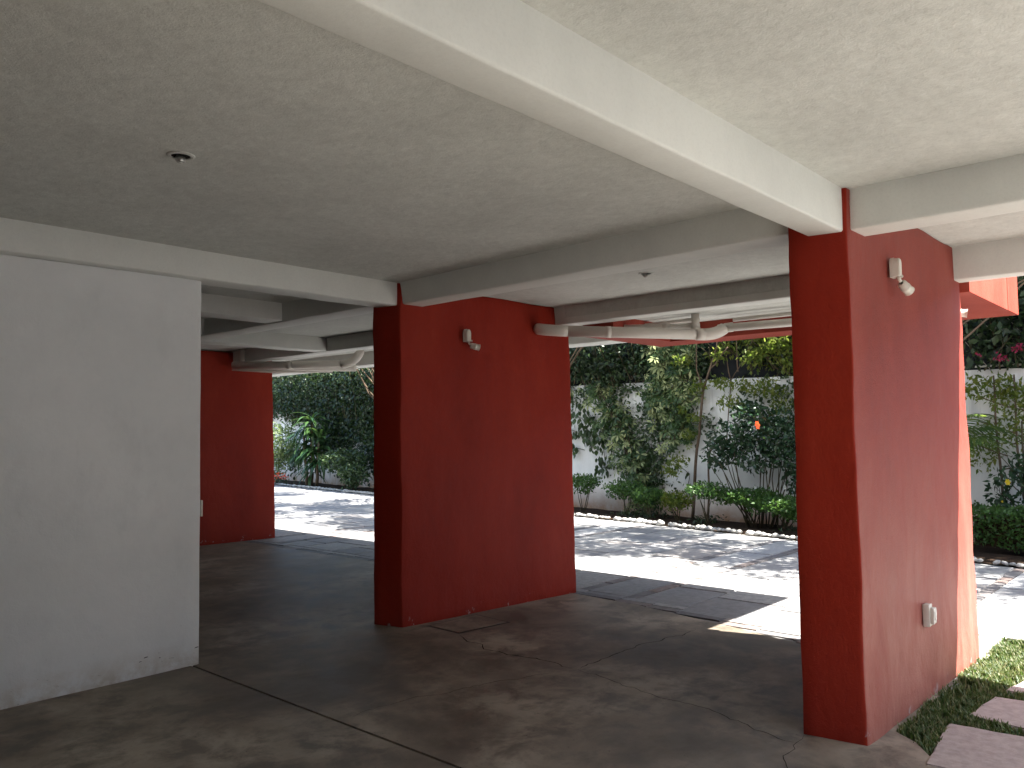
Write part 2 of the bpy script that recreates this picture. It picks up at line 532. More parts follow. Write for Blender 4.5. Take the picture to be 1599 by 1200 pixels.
def beam(x0, x1, y0, y1, z0, z1=CEIL + .01, **k):
    kw = dict(res=0.3, amp=0.005, bev=0.011, segs=3)
    kw.update(k)
    return block('beam', x0, x1, y0, y1, z0, z1, M['beam'], ceiling, **kw)


beam(-3.5, 4.19, 1.455, 1.63, 2.535)                       # big near beam
beam(-3.5, 4.29, 5.045, 5.27, 2.575)                        # over the white wall
hexa('beam', [(4.15, 1.66, 2.575), (4.40, 1.66, 2.575), (4.50, 5.08, 2.585), (4.28, 5.08, 2.585),
              (4.12, 1.66, 2.77), (4.40, 1.66, 2.77), (4.50, 5.08, 2.77), (4.25, 5.08, 2.77)], M['beam'], ceiling, res=0.3, amp=0.004, bev=0.014, segs=3)
beam(4.185, 4.40, -1.25, 1.50, 2.55)                         # right bay, near
beam(6.05, 6.20, -1.39, 1.50, 2.53)                          # right bay, far edge
beam(6.205, 6.40, 1.70, 5.06, 2.58, 2.80)                   # middle bay, far
beam(4.16, 4.42, 5.30, 17.2, 2.585)                         # left bays, row over the pillars
beam(-3.5, 4.16, 6.58, 6.85, 2.595)
beam(-3.5, 4.16, 8.05, 8.32, 2.60)
beam(4.42, 6.08, 8.60, 8.86, 2.59)
beam(-3.5, 4.16, 11.0, 11.25, 2.59)
beam(6.08, 6.30, 5.30, 17.2, 2.585, 2.80)
beam(-3.5, 6.05, -1.39, -1.25, 2.58)
sof = block('outer_soffit', 6.20, 7.46, 1.50, 4.86, 2.645, 2.80, M['ceiling'], res=0, bev=0)
tag(sof, kind='structure')
sof = block('outer_soffit', 6.20, 7.95, 4.86, 17.3, 2.765, 2.95, M['ceiling'], res=0, bev=0)
tag(sof, kind='structure')
block('edge_beam', 7.62, 7.95, 4.82, 17.3, 2.565, 2.80, M['beam'], sof, res=0.4, amp=0.004, bev=0.014)

# red band under the outer edge
fa = thing('red_fascia_band', 'red painted band hanging under the outer edge of the roof slab', 'fascia', (7.6, 3, 2.47))
for nm, a in (('fascia_panel', (7.46, 7.86, 1.35, 4.80)), ('return_panel', (6.41, 7.46, 4.44, 4.80)), ('return_panel', (6.23, 7.46, 1.353, 1.80))):
    o = block(nm, a[0] - 7.6, a[1] - 7.6, a[2] - 3, a[3] - 3, 0.0, 1.1 if nm == 'fascia_panel' or a[2] < 2 else 0.28, M['red_bright'], fa, res=0.4, amp=0.0, bev=0.001, segs=1)

# upper storey above the slab
up_ = block('upper_storey', -3.6, 6.19, -1.39, 17.3, 2.985, 7.0, M['white'], res=0, bev=0)
tag(up_, kind='structure')
# unseen rear and far side walls of the car park; near side wall is added
tag(block('rear_wall', -3.75, -3.6, -1.4, 17.3, -0.1, 2.98, M['red'], res=0, bev=0), kind='structure')
tag(block('unseen_side_wall', -3.6, 0.8, -1.4, -1.25, -0.1, 2.98, M['red'], res=0, bev=0), kind='structure')  # added out of view, length set to darken the rear-facing pillar sides
tag(block('unseen_side_wall', -3.6, 6.2, 17.3, 17.45, -0.1, 2.98, M['red'], res=0, bev=0), kind='structure')

# ------------------------------------------------------------------ pillars
PIL = [
    ('wide red painted pillar slab nearest on the right, sunlit strip along its far edge', [(4.156, 1.425), (6.18, 1.375), (6.18, 1.70), (4.11, 1.73)], [(4.135, 1.435), (6.19, 1.405), (6.19, 1.70), (4.10, 1.725)]),
    ('wide red painted pillar slab in the middle beside the floor hatch', [(4.29, 5.04), (6.28, 4.83), (6.28, 5.30), (4.215, 5.31)], [(4.245, 5.01), (6.43, 4.99), (6.43, 5.30), (4.20, 5.30)]),
    ('dark red pillar slab farthest back, seen past the end of the white wall', [(4.3, 10.98), (6.75, 10.84), (6.75, 11.2), (4.3, 11.2)], [(4.3, 10.94), (6.72, 10.90), (6.72, 11.2), (4.3, 11.2)]),
]
pillars = []
for lab, b_, t_ in PIL:
    zt = CEIL - 0.002 if len(pillars) != 2 else 2.74
    c = [(x, y, -0.01) for x, y in b_] + [(x, y, zt) for x, y in t_]
    cx, cy = b_[0]
    c = [(x - cx, y - cy, z) for x, y, z in c]
    o = hexa('red_pillar', c, M['red_worn_lit' if not pillars else 'red'], None, res=0.08, amp=0.0075, bev=0.008, segs=2, freq=3.4)
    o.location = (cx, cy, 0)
    if not pillars:   # shaded side gets plain red; lit faces keep paler worn red, light painted in
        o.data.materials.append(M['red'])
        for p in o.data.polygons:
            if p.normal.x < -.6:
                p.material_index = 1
    tag(o, lab, 'pillar', 'red painted pillar slabs carrying the roof')
    pillars.append(o)

# white partition wall
c = [(-3.6, 5.33, -.01), (2.745, 5.33, -.01), (2.745, 5.50, -.01), (-3.6, 5.50, -.01), (-3.6, 5.135, 2.575), (2.63, 5.135, 2.575), (2.63, 5.262, 2.575), (-3.6, 5.262, 2.575)]
ww = hexa('white_wall', c, M['white_grimy'], res=0.12, amp=0.004, bev=0.008, freq=2.5)
tag(ww, 'plain white partition wall ending at the dark parking bay on the left', 'wall')
# scuffs near the foot of the white wall
for (x, z, w, hh) in ((2.70, .115, .03, .008), (2.36, .12, .03, .008), (2.33, .10, .02, .006), (2.46, .10, .012, .006)):
    yy = 5.33 - 0.0755 * z - 0.006
    from_arrays('paint_chip', [(x, yy, z), (x + w, yy, z + .004), (x + w * .8, yy, z + hh), (x + w * .2, yy, z + hh * .8)], [(0, 1, 2, 3)], M['crack'], ww)
# switch on the end face of the white wall
sw = thing('wall_switch', 'small white switch plate on the end face of the white wall', 'switch', (2.748, 5.37, 1.045))
block('plate', 0, .012, -.035, .035, -.055, .055, M['plastic'], sw, res=0, bev=.003)
block('rocker', .012, .020, -.014, .014, -.025, .025, M['plastic'], sw, res=0, bev=.002)


# ------------------------------------------------------------------ wall lamps (capsule body with swivelling head)
def wall_lamp(label, loc, rz, tilt, yaw):
    t = thing('wall_floodlight', label, 'wall light', loc, 'cream wall floodlights on red walls', (0, 0, rz))
    t.scale = (.86, .86, .86)
    # body: arched plate sticking out along local -Y
    bm = bmesh.new()
    prof = [(-.034, -.055), (.034, -.055)] + [(.034 * math.cos(a), .030 + .040 * math.sin(a)) for a in [math.pi * k / 10 for k in range(11)]]
    vs_ = [bm.verts.new((x, 0.0, z)) for x, z in prof]
    f = bm.faces.new(vs_)
    r = bmesh.ops.extrude_face_region(bm, geom=[f])
    nv = [g for g in r['geom'] if isinstance(g, bmesh.types.BMVert)]
    for v in nv:
        v.co = (v.co.x * .92, -0.052, v.co.z * .95)
    bmesh.ops.bevel(bm, geom=[e for e in bm.edges if all(v.co.y < -.05 for v in e.verts)], offset=.006, segments=2, affect='EDGES')
    put('housing', bm, M['plastic'], t)
    bm = bmesh.new()
    prof = [(-.036, -.058), (.036, -.058)] + [(.036 * math.cos(a), .032 + .042 * math.sin(a)) for a in [math.pi * k / 10 for k in range(11)]]
    f = bm.faces.new([bm.verts.new((x, 0.004, z)) for x, z in prof])
    r = bmesh.ops.extrude_face_region(bm, geom=[f])
    for v in [g for g in r['geom'] if isinstance(g, bmesh.types.BMVert)]:
        v.co.y = -0.014
    put('back_plate', bm, M['plastic'], t)
    tube('knuckle', [(0.006, -.038, -.050), (0.010, -.040, -.072), (0.016, -.046, -.088)], [.013, .012, .010], M['plastic'], t, 10)
    tube('screw_knob', [(0.028, -.045, -.046), (0.046, -.045, -.046)], [.010, .010], M['plastic'], t, 8)
    hd = bpy.data.objects.new('lamp_head', None)
    # head: short drum with raised rim and open mouth
    bm = bmesh.new()
    tube_bm(bm, [(0, 0, 0), (.008, 0, 0), (.045, 0, 0), (.047, 0, 0), (.053, 0, 0), (.055, 0, 0), (.090, 0, 0), (.098, 0, 0)], [.014, .030, .031, .034, .034, .031, .033, .037], 16, False)
    tube_bm(bm, [(.098, 0, 0), (.060, 0, 0)], [.035, .026], 16, False)
    hm = put('lamp_head', bm, M['plastic'], t, loc=(.016, -.048, -.094), rot=(0, tilt, yaw))
    bm = bmesh.new()
    bmesh.ops.create_uvsphere(bm, u_segments=12, v_segments=8, radius=.024)
    put('bulb', bm, M['glass'], hm, loc=(.068, 0, 0))
    return t


wall_lamp('cream floodlight on the middle red pillar, its head turned sideways', (4.965, 4.985, 2.375), 0, math.radians(12), math.radians(-25))
wall_lamp('cream floodlight on the nearest red pillar, its head tilted down to the right', (4.755, 1.412, 2.425), 0, math.radians(28), math.radians(-15))
wall_lamp('cream floodlight peeping out at the far edge of the nearest red pillar', (6.215, 1.45, 2.42), math.radians(90), math.radians(8), math.radians(-165))

# socket low on the near pillar
sk = thing('wall_socket', 'weathered beige socket box low on the nearest red pillar', 'socket', (5.075, 1.385, .477))
block('back_box', -.030, .030, -.016, .02, -.062, .062, M['plastic'], sk, res=.02, amp=.003, bev=.004, freq=20)
block('cover', -.020, .036, -.036, -.014, -.046, .042, M['plastic'], sk, res=.02, amp=.003, bev=.004, freq=25)
block('outlet', -.006, .020, -.040, -.036, -.024, .024, M['pvc'], sk, res=0, bev=.001)


# ------------------------------------------------------------------ recessed ceiling lights
def downlight(label, x, y, tiltx):
    t = thing('recessed_ceiling_light', label, 'ceiling light', (x, y, CEIL), 'recessed ceiling lights')
    t.scale = (.9, .9, 1)
    bm = bmesh.new()
    ring = []
    for (rr_, z) in ((.044, -.002), (.046, -.006), (.056, -.007), (.064, -.004), (.066, .001)):
        ring.append([bm.verts.new((rr_ * math.cos(2 * math.pi * k / 32), rr_ * math.sin(2 * math.pi * k / 32), z)) for k in range(32)])
    for a_, b_ in zip(ring, ring[1:]):
        for k in range(32):
            bm.faces.new((a_[k], a_[(k + 1) % 32], b_[(k + 1) % 32], b_[k]))
    put('trim_ring', bm, M['ceiling'], t)
    bm = bmesh.new()
    bmesh.ops.create_circle(bm, cap_ends=True, segments=24, radius=.0455)
    put('recess_shade_disc', bm, M['dark'], t, loc=(0, 0, -.0025))  # flat disc, painted black as the shade inside the fitting
    b = tube('bulb', [(0, 0, .0), (0, 0, -.010), (0, 0, -.020), (0, 0, -.026)], [.020, .024, .026, .020], M['metal'], t, 16, rot=(tiltx, .12, 0), loc=(0, 0, -.004))
    tube('bulb_glass', [(0, 0, -.0265), (0, 0, -.030)], [.018, .010], M['glass'], b, 12)
    return t


downlight('round recessed ceiling light above the left of the parking bay, near the camera', 1.627, 3.373, .2)
downlight('round recessed ceiling light between the two red pillars, its bulb hanging out', 5.35, 3.389, .55)

# ------------------------------------------------------------------ PVC drain pipes under the slab
pp = thing('drain_pipe', 'thick cream drain pipe leaving the middle red pillar under the outer beam', 'pipe')
A = Vector((5.93, 4.80, 2.49))
B = Vector((6.98, 3.70, 2.44))
d = (B - A).normalized()
rP = .052
tube('elbow', arc(A + Vector((-.02, .16, .03)), A + Vector((-.06, .02, .0)), A + d * .14, 8), rP * 1.03, M['pvc'], pp, 16)
tube('pipe', [A + d * .13, B - d * .08], rP, M['pvc'], pp, 16)
for k in (.50,):
    tube('coupling', [A + d * (k), A + d * (k + .055)], rP * 1.06, M['pvc'], pp, 16)
tube('coupling', [B - d * .16, B - d * .07], rP * 1.10, M['pvc'], pp, 16)
tube('elbow', arc(B - d * .09, B + d * .03, B + Vector((.11, -.06, .06)), 8), rP * 1.10, M['pvc'], pp, 16)
tube('riser', [B + Vector((-.10, .12, 0.0)), B + Vector((-.10, .12, .20))], .038, M['pvc'], pp, 14)
tube('coupling', [B + Vector((-.10, .12, .03)), B + Vector((-.10, .12, .075))], .045, M['pvc'], pp, 14)

p2 = thing('waste_pipe', 'slimmer cream waste pipe running towards the near pillar behind the thick one', 'pipe')
a0 = B + Vector((.12, .0, .07))
tube('pipe', [a0, Vector((7.12, 2.95, 2.50)), Vector((7.12, 1.82, 2.51))], .038, M['pvc'], p2, 14)
tube('coupling', [a0 + Vector((.01, -.06, 0)), a0 + Vector((.02, -.14, .002))], .045, M['pvc'], p2, 14)
tube('pipe', [Vector((7.26, 3.62, 2.60)), Vector((7.33, 1.82, 2.605))], .020, M['pvc'], p2, 10)
p3 = thing('conduit_pair', 'two thin cream pipes joining the riser from the left under the soffit', 'pipe')
tube('pipe', [(6.96, 3.83, 2.60), (6.98, 4.44, 2.60)], .020, M['pvc'], p3, 10)
tube('pipe', [(6.93, 3.80, 2.53), (6.60, 4.44, 2.545)], .026, M['pvc'], p3, 10)
tube('coupling', [(6.80, 4.05, 2.535), (6.77, 4.11, 2.536)], .032, M['pvc'], p3, 10)

p4 = thing('drain_pipe', 'cluster of cream drain pipes in the far left bay before the dark red pillar', 'pipe')
tube('riser', [(6.06, 10.62, 2.76), (6.06, 10.62, 2.58)], .045, M['pvc'], p4, 12)
tube('pipe', [(5.95, 10.66, 2.53), (6.38, 9.85, 2.505), (6.72, 9.12, 2.49)], .055, M['pvc'], p4, 12)
tube('pipe', [(6.12, 10.6, 2.53), (6.6, 10.05, 2.50), (7.1, 9.35, 2.47)], .050, M['pvc'], p4, 12)
tube('elbow', arc((6.71, 9.14, 2.49), (6.80, 8.92, 2.49), (6.86, 8.92, 2.68), 6), .058, M['pvc'], p4, 12)
tube('pipe', [(5.98, 10.75, 2.50), (6.55, 10.45, 2.47), (6.95, 9.7, 2.46)], .040, M['pvc'], p4, 12)
tube('coupling', [(6.35, 9.91, 2.507), (6.39, 9.83, 2.504)], .062, M['pvc'], p4, 12)

# ------------------------------------------------------------------ driveway paving
KP = [(-6, 9.0), (1.84, 10.33), (4.71, 11.08), (9.07, 11.82), (22.1, 13.71), (30, 14.8)]
WP = [(-6, 11.0), (1.8, 12.1), (4.7, 12.6), (9.0, 13.1), (22, 15.1), (30, 16.3)]
WZ = [(-6, 2.2), (2.0, 2.28), (5.4, 2.38), (10, 2.46), (30, 2.54)]


def itp(P, y):
    return float(np.interp(y, [a for a, b in P], [b for a, b in P]))


def kx(y):
    return itp(KP, y)


def wx(y):
    return itp(WP, y)


ys = [-.4, 0, 1.35, 1.36, 1.84, 3, 4.71, 7, 9.07, 13, 18, 22.1, 30]
vs_ = [(6.88 if y < 1.355 else 5.4, y, -.014) for y in ys] + [(kx(y) + .08, y, -.014) for y in ys]
drive = from_arrays('driveway', vs_, [(i, i + len(ys), i + len(ys) + 1, i + 1) for i in range(len(ys) - 1)], M['mortar'])
tag(drive, kind='structure')
# paver meshes shared between pieces
def paver_mesh(seed):
    bm = bmesh.new()
    bmesh.ops.create_cube(bm, size=1)
    rr_ = random.Random(seed)
    for v in bm.verts:
        if v.co.z > 0:
            v.co.x *= 1 - rr_.uniform(.008, .03)
            v.co.y *= 1 - rr_.uniform(.008, .03)
            v.co.z += rr_.uniform(-.06, .05)
    me = bpy.data.meshes.new('paver')
    bm.to_mesh(me)
    bm.free()
    return me


pm = {k: [paver_mesh(i) for i in range(6)] for k in ('paver', 'brick', 'pale')}
for k in pm:
    for me in pm[k]:
        me.materials.append(M[k])
plist = []


def add_paver(kind, x0, x1, y0, y1):
    if x1 - x0 < .05 or y1 - y0 < .05:
        return
    plist.append((kind, x0, x1, y0, y1))


XE = [(1.3, 5.57), (1.8, 5.62), (2.95, 5.93), (4.05, 6.16), (4.9, 6.23), (30, 6.23)]


def xstart(y):
    return itp(XE, y) + .005


band = [4.58 + 3.0 * k for k in range(-1, 8)]
edges = []
for bi, yb in enumerate(band):
    # band: dark bricks, pale slabs, dark bricks
    for (ya, yz, kind, L) in ((yb - .33, yb - .23, 'brick', .42), (yb - .22, yb + .22, 'pale', 1.1), (yb + .23, yb + .33, 'brick', .42)):
        if yb > 16 and kind == 'brick':
            continue
        x = xstart(ya) + .225 if ya > 1.36 else 6.9
        while x < kx((ya + yz) / 2) - .05:
            x2 = min(x + L * random.uniform(.9, 1.1), kx(ya) - .02)
            add_paver(kind if not (x < 8.3 and kind == 'pale') else 'paver', x, x2 - .012, ya, yz)
            x = x2
            if x >= kx(ya) - .025:
                break
    # ashlar field up to the next band
    y = yb + .345
    yend = yb + 3.0 - .345
    rows = [.52, .40, .56, .44]
    sc_ = (yend - y) / sum(rows)
    for rI, rh in enumerate(rows):
        rh *= sc_
        x = xstart(y) + .225 if y > 1.36 else 6.9
        first = True
        while x < kx(y + rh / 2) - .08:
            L = random.uniform(.62, 1.05) if not first else random.uniform(.3, .9)
            first = False
            x2 = min(x + L, kx(y) - .02)
            if kx(y) - x2 < .25:
                x2 = kx(y) - .02
            if random.random() < .16 and x2 - x > .6:
                mid = x + (x2 - x) * .5
                add_paver('paver', x, mid - .013, y, y + rh - .013)
                add_paver('paver', mid, x2 - .013, y, y + rh - .013)
            else:
                add_paver('paver', x, x2 - .013, y, y + rh - .013)
            x = x2
            if x >= kx(y) - .025:
                break
        y += rh
# border course of bricks along the concrete floor
y = 1.40
while y < 14:
    y2 = y + random.uniform(.30, .45)
    xs_ = max(xstart(y), xstart(y2))
    add_paver('brick', xs_, xs_ + .10, y, y2 - .012)
    add_paver('paver', xs_ + .11, xs_ + .212, y, y2 - .012)
    y = y2
# strip between the grass and the garden side in front of the near pillar
plist.sort(key=lambda p: (p[1] + p[2]) ** 2 / 4 + (p[3] + p[4]) ** 2 / 4)
bmf = bmesh.new()
for i, (kind, x0, x1, y0, y1) in enumerate(plist):
    j = random.uniform(-.004, .002)
    loc = ((x0 + x1) / 2, (y0 + y1) / 2, -.015 + j)
    if i < 292:
        put('paver' if kind != 'brick' else 'brick', random.choice(pm[kind]), None, drive, loc=loc, scale=(x1 - x0, y1 - y0, .03),
            rot=(0, 0, random.uniform(-.003, .003)))
    else:
        r_ = bmesh.ops.create_cube(bmf, size=1)
        bmesh.ops.scale(bmf, vec=(x1 - x0, y1 - y0, .03), verts=r_['verts'])
        bmesh.ops.translate(bmf, vec=loc, verts=r_['verts'])
tag(put('far_pavers', bmf, M['paver'], drive), kind='stuff')

# ------------------------------------------------------------------ courtyard beyond the open right side (bounces the daylight in)
tag(block('courtyard', -6, 8.9, -14, -0.42, -.1, -.012, M['courtyard'], res=0, bev=0), kind='structure')
tag(block('added_sky_blocker', -8, 10.9, -7.2, -7.0, -.1, 4.2, M['white'], res=0, bev=0), kind='structure')  # unseen wall added to cut low sky light on pillar and beam sides
tag(block('lawn_base', 4.15, 6.9, -0.41, 1.36, -.10, -.020, M['turf'], res=0.3, amp=.012, bev=0, freq=1.4), kind='structure')


# ------------------------------------------------------------------ stepping stones and grass
STEPS = [
    ('large pink flagstone stepping slab at the lower right, next to the concrete floor', [(4.10, 1.16), (4.74, 1.215), (4.765, .88), (4.78, .20), (4.12, .12)]),
    ('pink flagstone stepping slab in shade, second from the concrete floor', [(4.93, 1.17), (5.36, 1.13), (5.40, .90), (5.42, .2), (4.90, .2), (4.885, .90)]),
    ('flagstone stepping slab in full sun, third from the concrete floor', [(5.52, 1.11), (6.0, 1.03), (6.02, .2), (5.54, .2)]),
]
for lab, poly in STEPS:
    bm = bmesh.new()
    cx = sum(p[0] for p in poly) / len(poly)
    cy = sum(p[1] for p in poly) / len(poly)
    pts = []
    for i, p in enumerate(poly):
        q = poly[(i + 1) % len(poly)]
        L = math.dist(p, q)
        k = max(1, int(L / .09))
        for s in range(k):
            t = s / k
            v = Vector((p[0] + (q[0] - p[0]) * t, p[1] + (q[1] - p[1]) * t, 0))
            v += noise.noise_vector(v * 9) * .012
            pts.append((v.x - cx, v.y - cy))
    f = bm.faces.new([bm.verts.new((x, y, .0)) for x, y in pts])
    r_ = bmesh.ops.extrude_face_region(bm, geom=[f])
    for v in [g for g in r_['geom'] if isinstance(g, bmesh.types.BMVert)]:
        v.co.z = -.05
    top = [e for e in bm.edges if all(abs(v.co.z) < 1e-6 for v in e.verts)]
    bmesh.ops.bevel(bm, geom=top, offset=.008, segments=2, affect='EDGES')
    o = put('stepping_stone', bm, M['flag'], None, loc=(cx, cy, .006))
    tag(o, lab, 'stepping stone', 'stepping stones in the grass strip')


def in_poly(x, y, poly):
    c = False
    n_ = len(poly)
    for i in range(n_):
        x1, y1 = poly[i]
        x2, y2 = poly[(i + 1) % n_]
        if (y1 > y) != (y2 > y) and x < (x2 - x1) * (y - y1) / (y2 - y1) + x1:
            c = not c
    return c


def grass(name, pts, hmin, hmax):
    pts = np.array(pts)
    N = len(pts)
    h_ = rng.uniform(hmin, hmax, N)
    a = rng.uniform(0, 2 * np.pi, N)
    lean = rng.uniform(.15, .95, N) * h_
    w = rng.uniform(.003, .006, N)
    base = np.c_[pts, np.full(N, -.025)]
    side = np.c_[-np.sin(a), np.cos(a), np.zeros(N)] * w[:, None]
    dr = np.c_[np.cos(a), np.sin(a), np.zeros(N)]
    mid = base + dr * (lean * .35)[:, None] + np.c_[np.zeros((N, 2)), h_ * .6 + .01]
    tip = base + dr * lean[:, None] + np.c_[np.zeros((N, 2)), h_ + .01]
    V = np.stack([base - side, base + side, mid + side * .8, mid - side * .8, tip], 1).reshape(-1, 3)
    i = np.arange(N)[:, None] * 5
    F = [tuple(r_) for r_ in (i + [0, 1, 2, 3]).tolist()] + [tuple(r_) for r_ in (i + [3, 2, 4]).tolist()]
    return from_arrays(name, V, F, M['grass'])


gp = []
rr = random.Random(3)
while len(gp) < 44000:
    x, y = rr.uniform(4.16, 6.85), rr.uniform(-.40, 1.385)
    yb = 1.425 - (x - 4.156) * .0247 if x < 6.2 else 1.37
    if y > yb - .004:
        continue
    if x < 4.2 + (y - 1.1) * 0.85 + .02 * noise.noise(Vector((x * 20, y * 20, 0))) and y > 1.0:
        continue
    if any(in_poly(x + rr.uniform(-.015, .015), y + rr.uniform(-.015, .015), p) for _, p in STEPS):
        continue
    nzv = noise.noise(Vector((x * 5, y * 5, 0))) + .5 * noise.noise(Vector((x * 17, y * 17, 4)))
    if nzv < -.05 and rr.random() < .85:
        continue
    if x > 5.30 and x < 5.48 and y > .6 and rr.random() < .55:
        continue
    if y < -.2 and rr.random() < .5:
        continue
    gp.append((x, y))
gl = grass('grass_blades', gp, .015, .045)
tag(gl, 'strip of short green grass between the pillar and the stepping stones', 'grass', kind='stuff')

# ------------------------------------------------------------------ garden bed, stone edging, wall
ys2 = np.linspace(-6, 30, 121)
V, F = [], []
for i, y in enumerate(ys2):
    for j in range(7):
        t = j / 6
        x = (kx(y) + .03) * (1 - t) + (wx(y) + .05) * t
        V.append((x, y, -.015 + .05 * math.sin(math.pi * min(1, t * 1.6 + .1)) * 1.0 + .03 * noise.noise(Vector((x * 2, y * 2, 1)))))
        if i and j:
            a_ = i * 7 + j
            F.append((a_ - 8, a_ - 7, a_, a_ - 1))
bed = from_arrays('planting_bed', V, F, M['soil'])
smooth(bed.data, 180)
tag(bed, kind='structure')

edg = thing('stone_edging', 'row of whitewashed rounded stones edging the planting bed', 'edging', (11, 5, 0))
stm = []
for i in range(9):
    bm = bmesh.new()
    bmesh.ops.create_icosphere(bm, subdivisions=2, radius=1)
    for v in bm.verts:
        v.co *= 1 + .28 * noise.noise(v.co * 1.3 + Vector((i * 7, 0, 0)))
        v.co.z = max(v.co.z, -.6)
        v.co.z *= .72
    me = bpy.data.meshes.new('stone')
    bm.to_mesh(me)
    bm.free()
    for p in me.polygons:
        p.use_smooth = True
    me.materials.append(M['pebble'])
    stm.append(me)
y = -1.0
cnt = 0
while y < 27 and cnt < 295:
    s = random.uniform(.036, .066)
    if random.random() < .12:
        s *= 1.3
    y += s * .90
    if random.random() > .035:
        put('stone', random.choice(stm), None, edg, loc=(kx(y) - 11 + random.uniform(-.02, .02), y - 5, .028), rot=(random.uniform(-.3, .3), random.uniform(-.3, .3), random.uniform(0, 6.3)), scale=(s * random.uniform(.7, 1), s, s * random.uniform(.75, 1)))
        cnt += 1
    y += s * .90

# garden wall as one polyline solid
V, F = [], []
yw = np.linspace(-6, 30, 145)
T = .16
for i, y in enumerate(yw):
    zt = itp(WZ, y) + .006 * noise.noise(Vector((0, y * 2.5, 0)))
    x = wx(y) + .004 * noise.noise(Vector((3, y * 3, 0)))
    V += [(x, y, -.1), (x, y, zt), (x + T, y, zt), (x + T, y, -.1)]
    if i:
        a_ = i * 4
        for k in range(3):
            F.append((a_ - 4 + k, a_ - 3 + k, a_ + 1 + k, a_ + k))
F += [(0, 1, 2, 3), (len(V) - 1, len(V) - 2, len(V) - 3, len(V) - 4)]
gw = from_arrays('garden_wall', V, F, M['gwall'])
tag(gw, 'long pale garden wall behind the planting bed, brown stained at its foot', 'wall')

# shade cloth fence above the wall
fe = thing('shade_cloth_fence', 'black shade cloth screen on posts above the garden wall', 'fence', (12.7, 6, 2.3))
V, F = [], []
yc = np.linspace(3.6, 30, 90)
for i, y in enumerate(yc):
    for j in range(7):
        z = itp(WZ, y) + .004 + (1.9 * j / 6)
        V.append((wx(y) + .09 + .03 * noise.noise(Vector((y * 1.5, z * 1.5, 3))) - 12.7, y - 6, z - 2.3))
        if i and j:
            a_ = i * 7 + j
            F.append((a_ - 8, a_ - 7, a_, a_ - 1))
cl = from_arrays('cloth', V, F, M['cloth'], fe)
smooth(cl.data, 180)
so_ = cl.modifiers.new('thick', 'SOLIDIFY')
so_.thickness = .004
for y in (3.6, 6.05, 8.5, 11, 13.5, 16, 18.5, 21, 23.5, 26, 28.5):
    tube('post', [(wx(y) + .125 - 12.7, y - 6, itp(WZ, y) - 2.3), (wx(y) + .125 - 12.7, y - 6, itp(WZ, y) - .4)], .02, M['rust'], fe, 8)

# cane trellis on the right part of the wall
tr = thing('cane_trellis', 'slanting pale canes on top of the wall under the bougainvillea', 'trellis', (11.9, 2.5, 2.28))
for k in range(22):
    y = 3.45 - k * .23 + random.uniform(-.03, .03)
    y2 = y - 1.0 + random.uniform(-.1, .1)
    hgt = 1.35 + random.uniform(-.15, .15)
    # canes lean down towards the right
    yb_, yt_ = y - 1.0, y
    z0 = itp(WZ, yb_)
    tube('cane', [(wx(yb_) + .06 - 11.9, yb_ - 2.5, z0 - 2.28), (wx(yt_) + .06 - 11.9 + .02 * (k % 2), yt_ - 2.5, z0 + hgt - 2.28)], .0045, M['cane'], tr, 6)
tube('rail', [(wx(3.5) + .05 - 11.9, 3.5 - 2.5, itp(WZ, 3.5) + .03 - 2.28), (wx(-3) + .05 - 11.9, -3 - 2.5, itp(WZ, -3) + .05 - 2.28)], .016, M['cane'], tr, 6)
V, F = [], []
yc = np.linspace(-5.5, 3.58, 40)
for i, y in enumerate(yc):
    for j in range(7):
        z = itp(WZ, y) + .004 + (1.9 * j / 6)
        V.append((wx(y) + .13 + .03 * noise.noise(Vector((y * 1.5, z * 1.5, 3))) - 11.9, y - 2.5, z - 2.28))
        if i and j:
            a_ = i * 7 + j
            F.append((a_ - 8, a_ - 7, a_, a_ - 1))
cl = from_arrays('backing_cloth', V, F, M['cloth'], tr)
so_ = cl.modifiers.new('thick', 'SOLIDIFY')
so_.thickness = .004


# ------------------------------------------------------------------ foliage builders
def unit(v):
    return v / np.maximum(np.linalg.norm(v, axis=-1, keepdims=True), 1e-9)


def leaf_arrays(C, D, Nn, L, Wd, fold=.18, wide=.42):
    """C base, D direction to tip, Nn approximate normal, length, width"""
    D = unit(D)
    Sd = unit(np.cross(D, Nn))
    Nn = np.cross(Sd, D)
    L = np.asarray(L)[:, None]
    Wd = np.asarray(Wd)[:, None]
    m_ = C + D * L * wide - Nn * Wd * fold
    V = np.stack([C, C + D * L * wide + Sd * Wd * .5, m_, C + D * L * wide - Sd * Wd * .5, C + D * L - Nn * L * .12], 1).reshape(-1, 3)
    i = np.arange(len(C))[:, None] * 5
    F = np.concatenate([i + [0, 1, 2], i + [0, 2, 3], i + [2, 1, 4], i + [2, 4, 3]])
    return V, F


def tri_mesh(name, V, F):
    me = bpy.data.meshes.new(name)
    me.vertices.add(len(V))
    me.vertices.foreach_set('co', np.ascontiguousarray(V, dtype=np.float32).ravel())
    me.loops.add(len(F) * 3)
    me.loops.foreach_set('vertex_index', np.ascontiguousarray(F, dtype=np.int32).ravel())
    me.polygons.add(len(F))
    me.polygons.foreach_set('loop_start', np.arange(0, len(F) * 3, 3, dtype=np.int32))
    me.polygons.foreach_set('loop_total', np.full(len(F), 3, dtype=np.int32))
    me.update(calc_edges=True)
    return me


def rand_dirs(N, bias=(0, 0, 0)):
    return unit(rng.normal(size=(N, 3)) + np.array(bias))


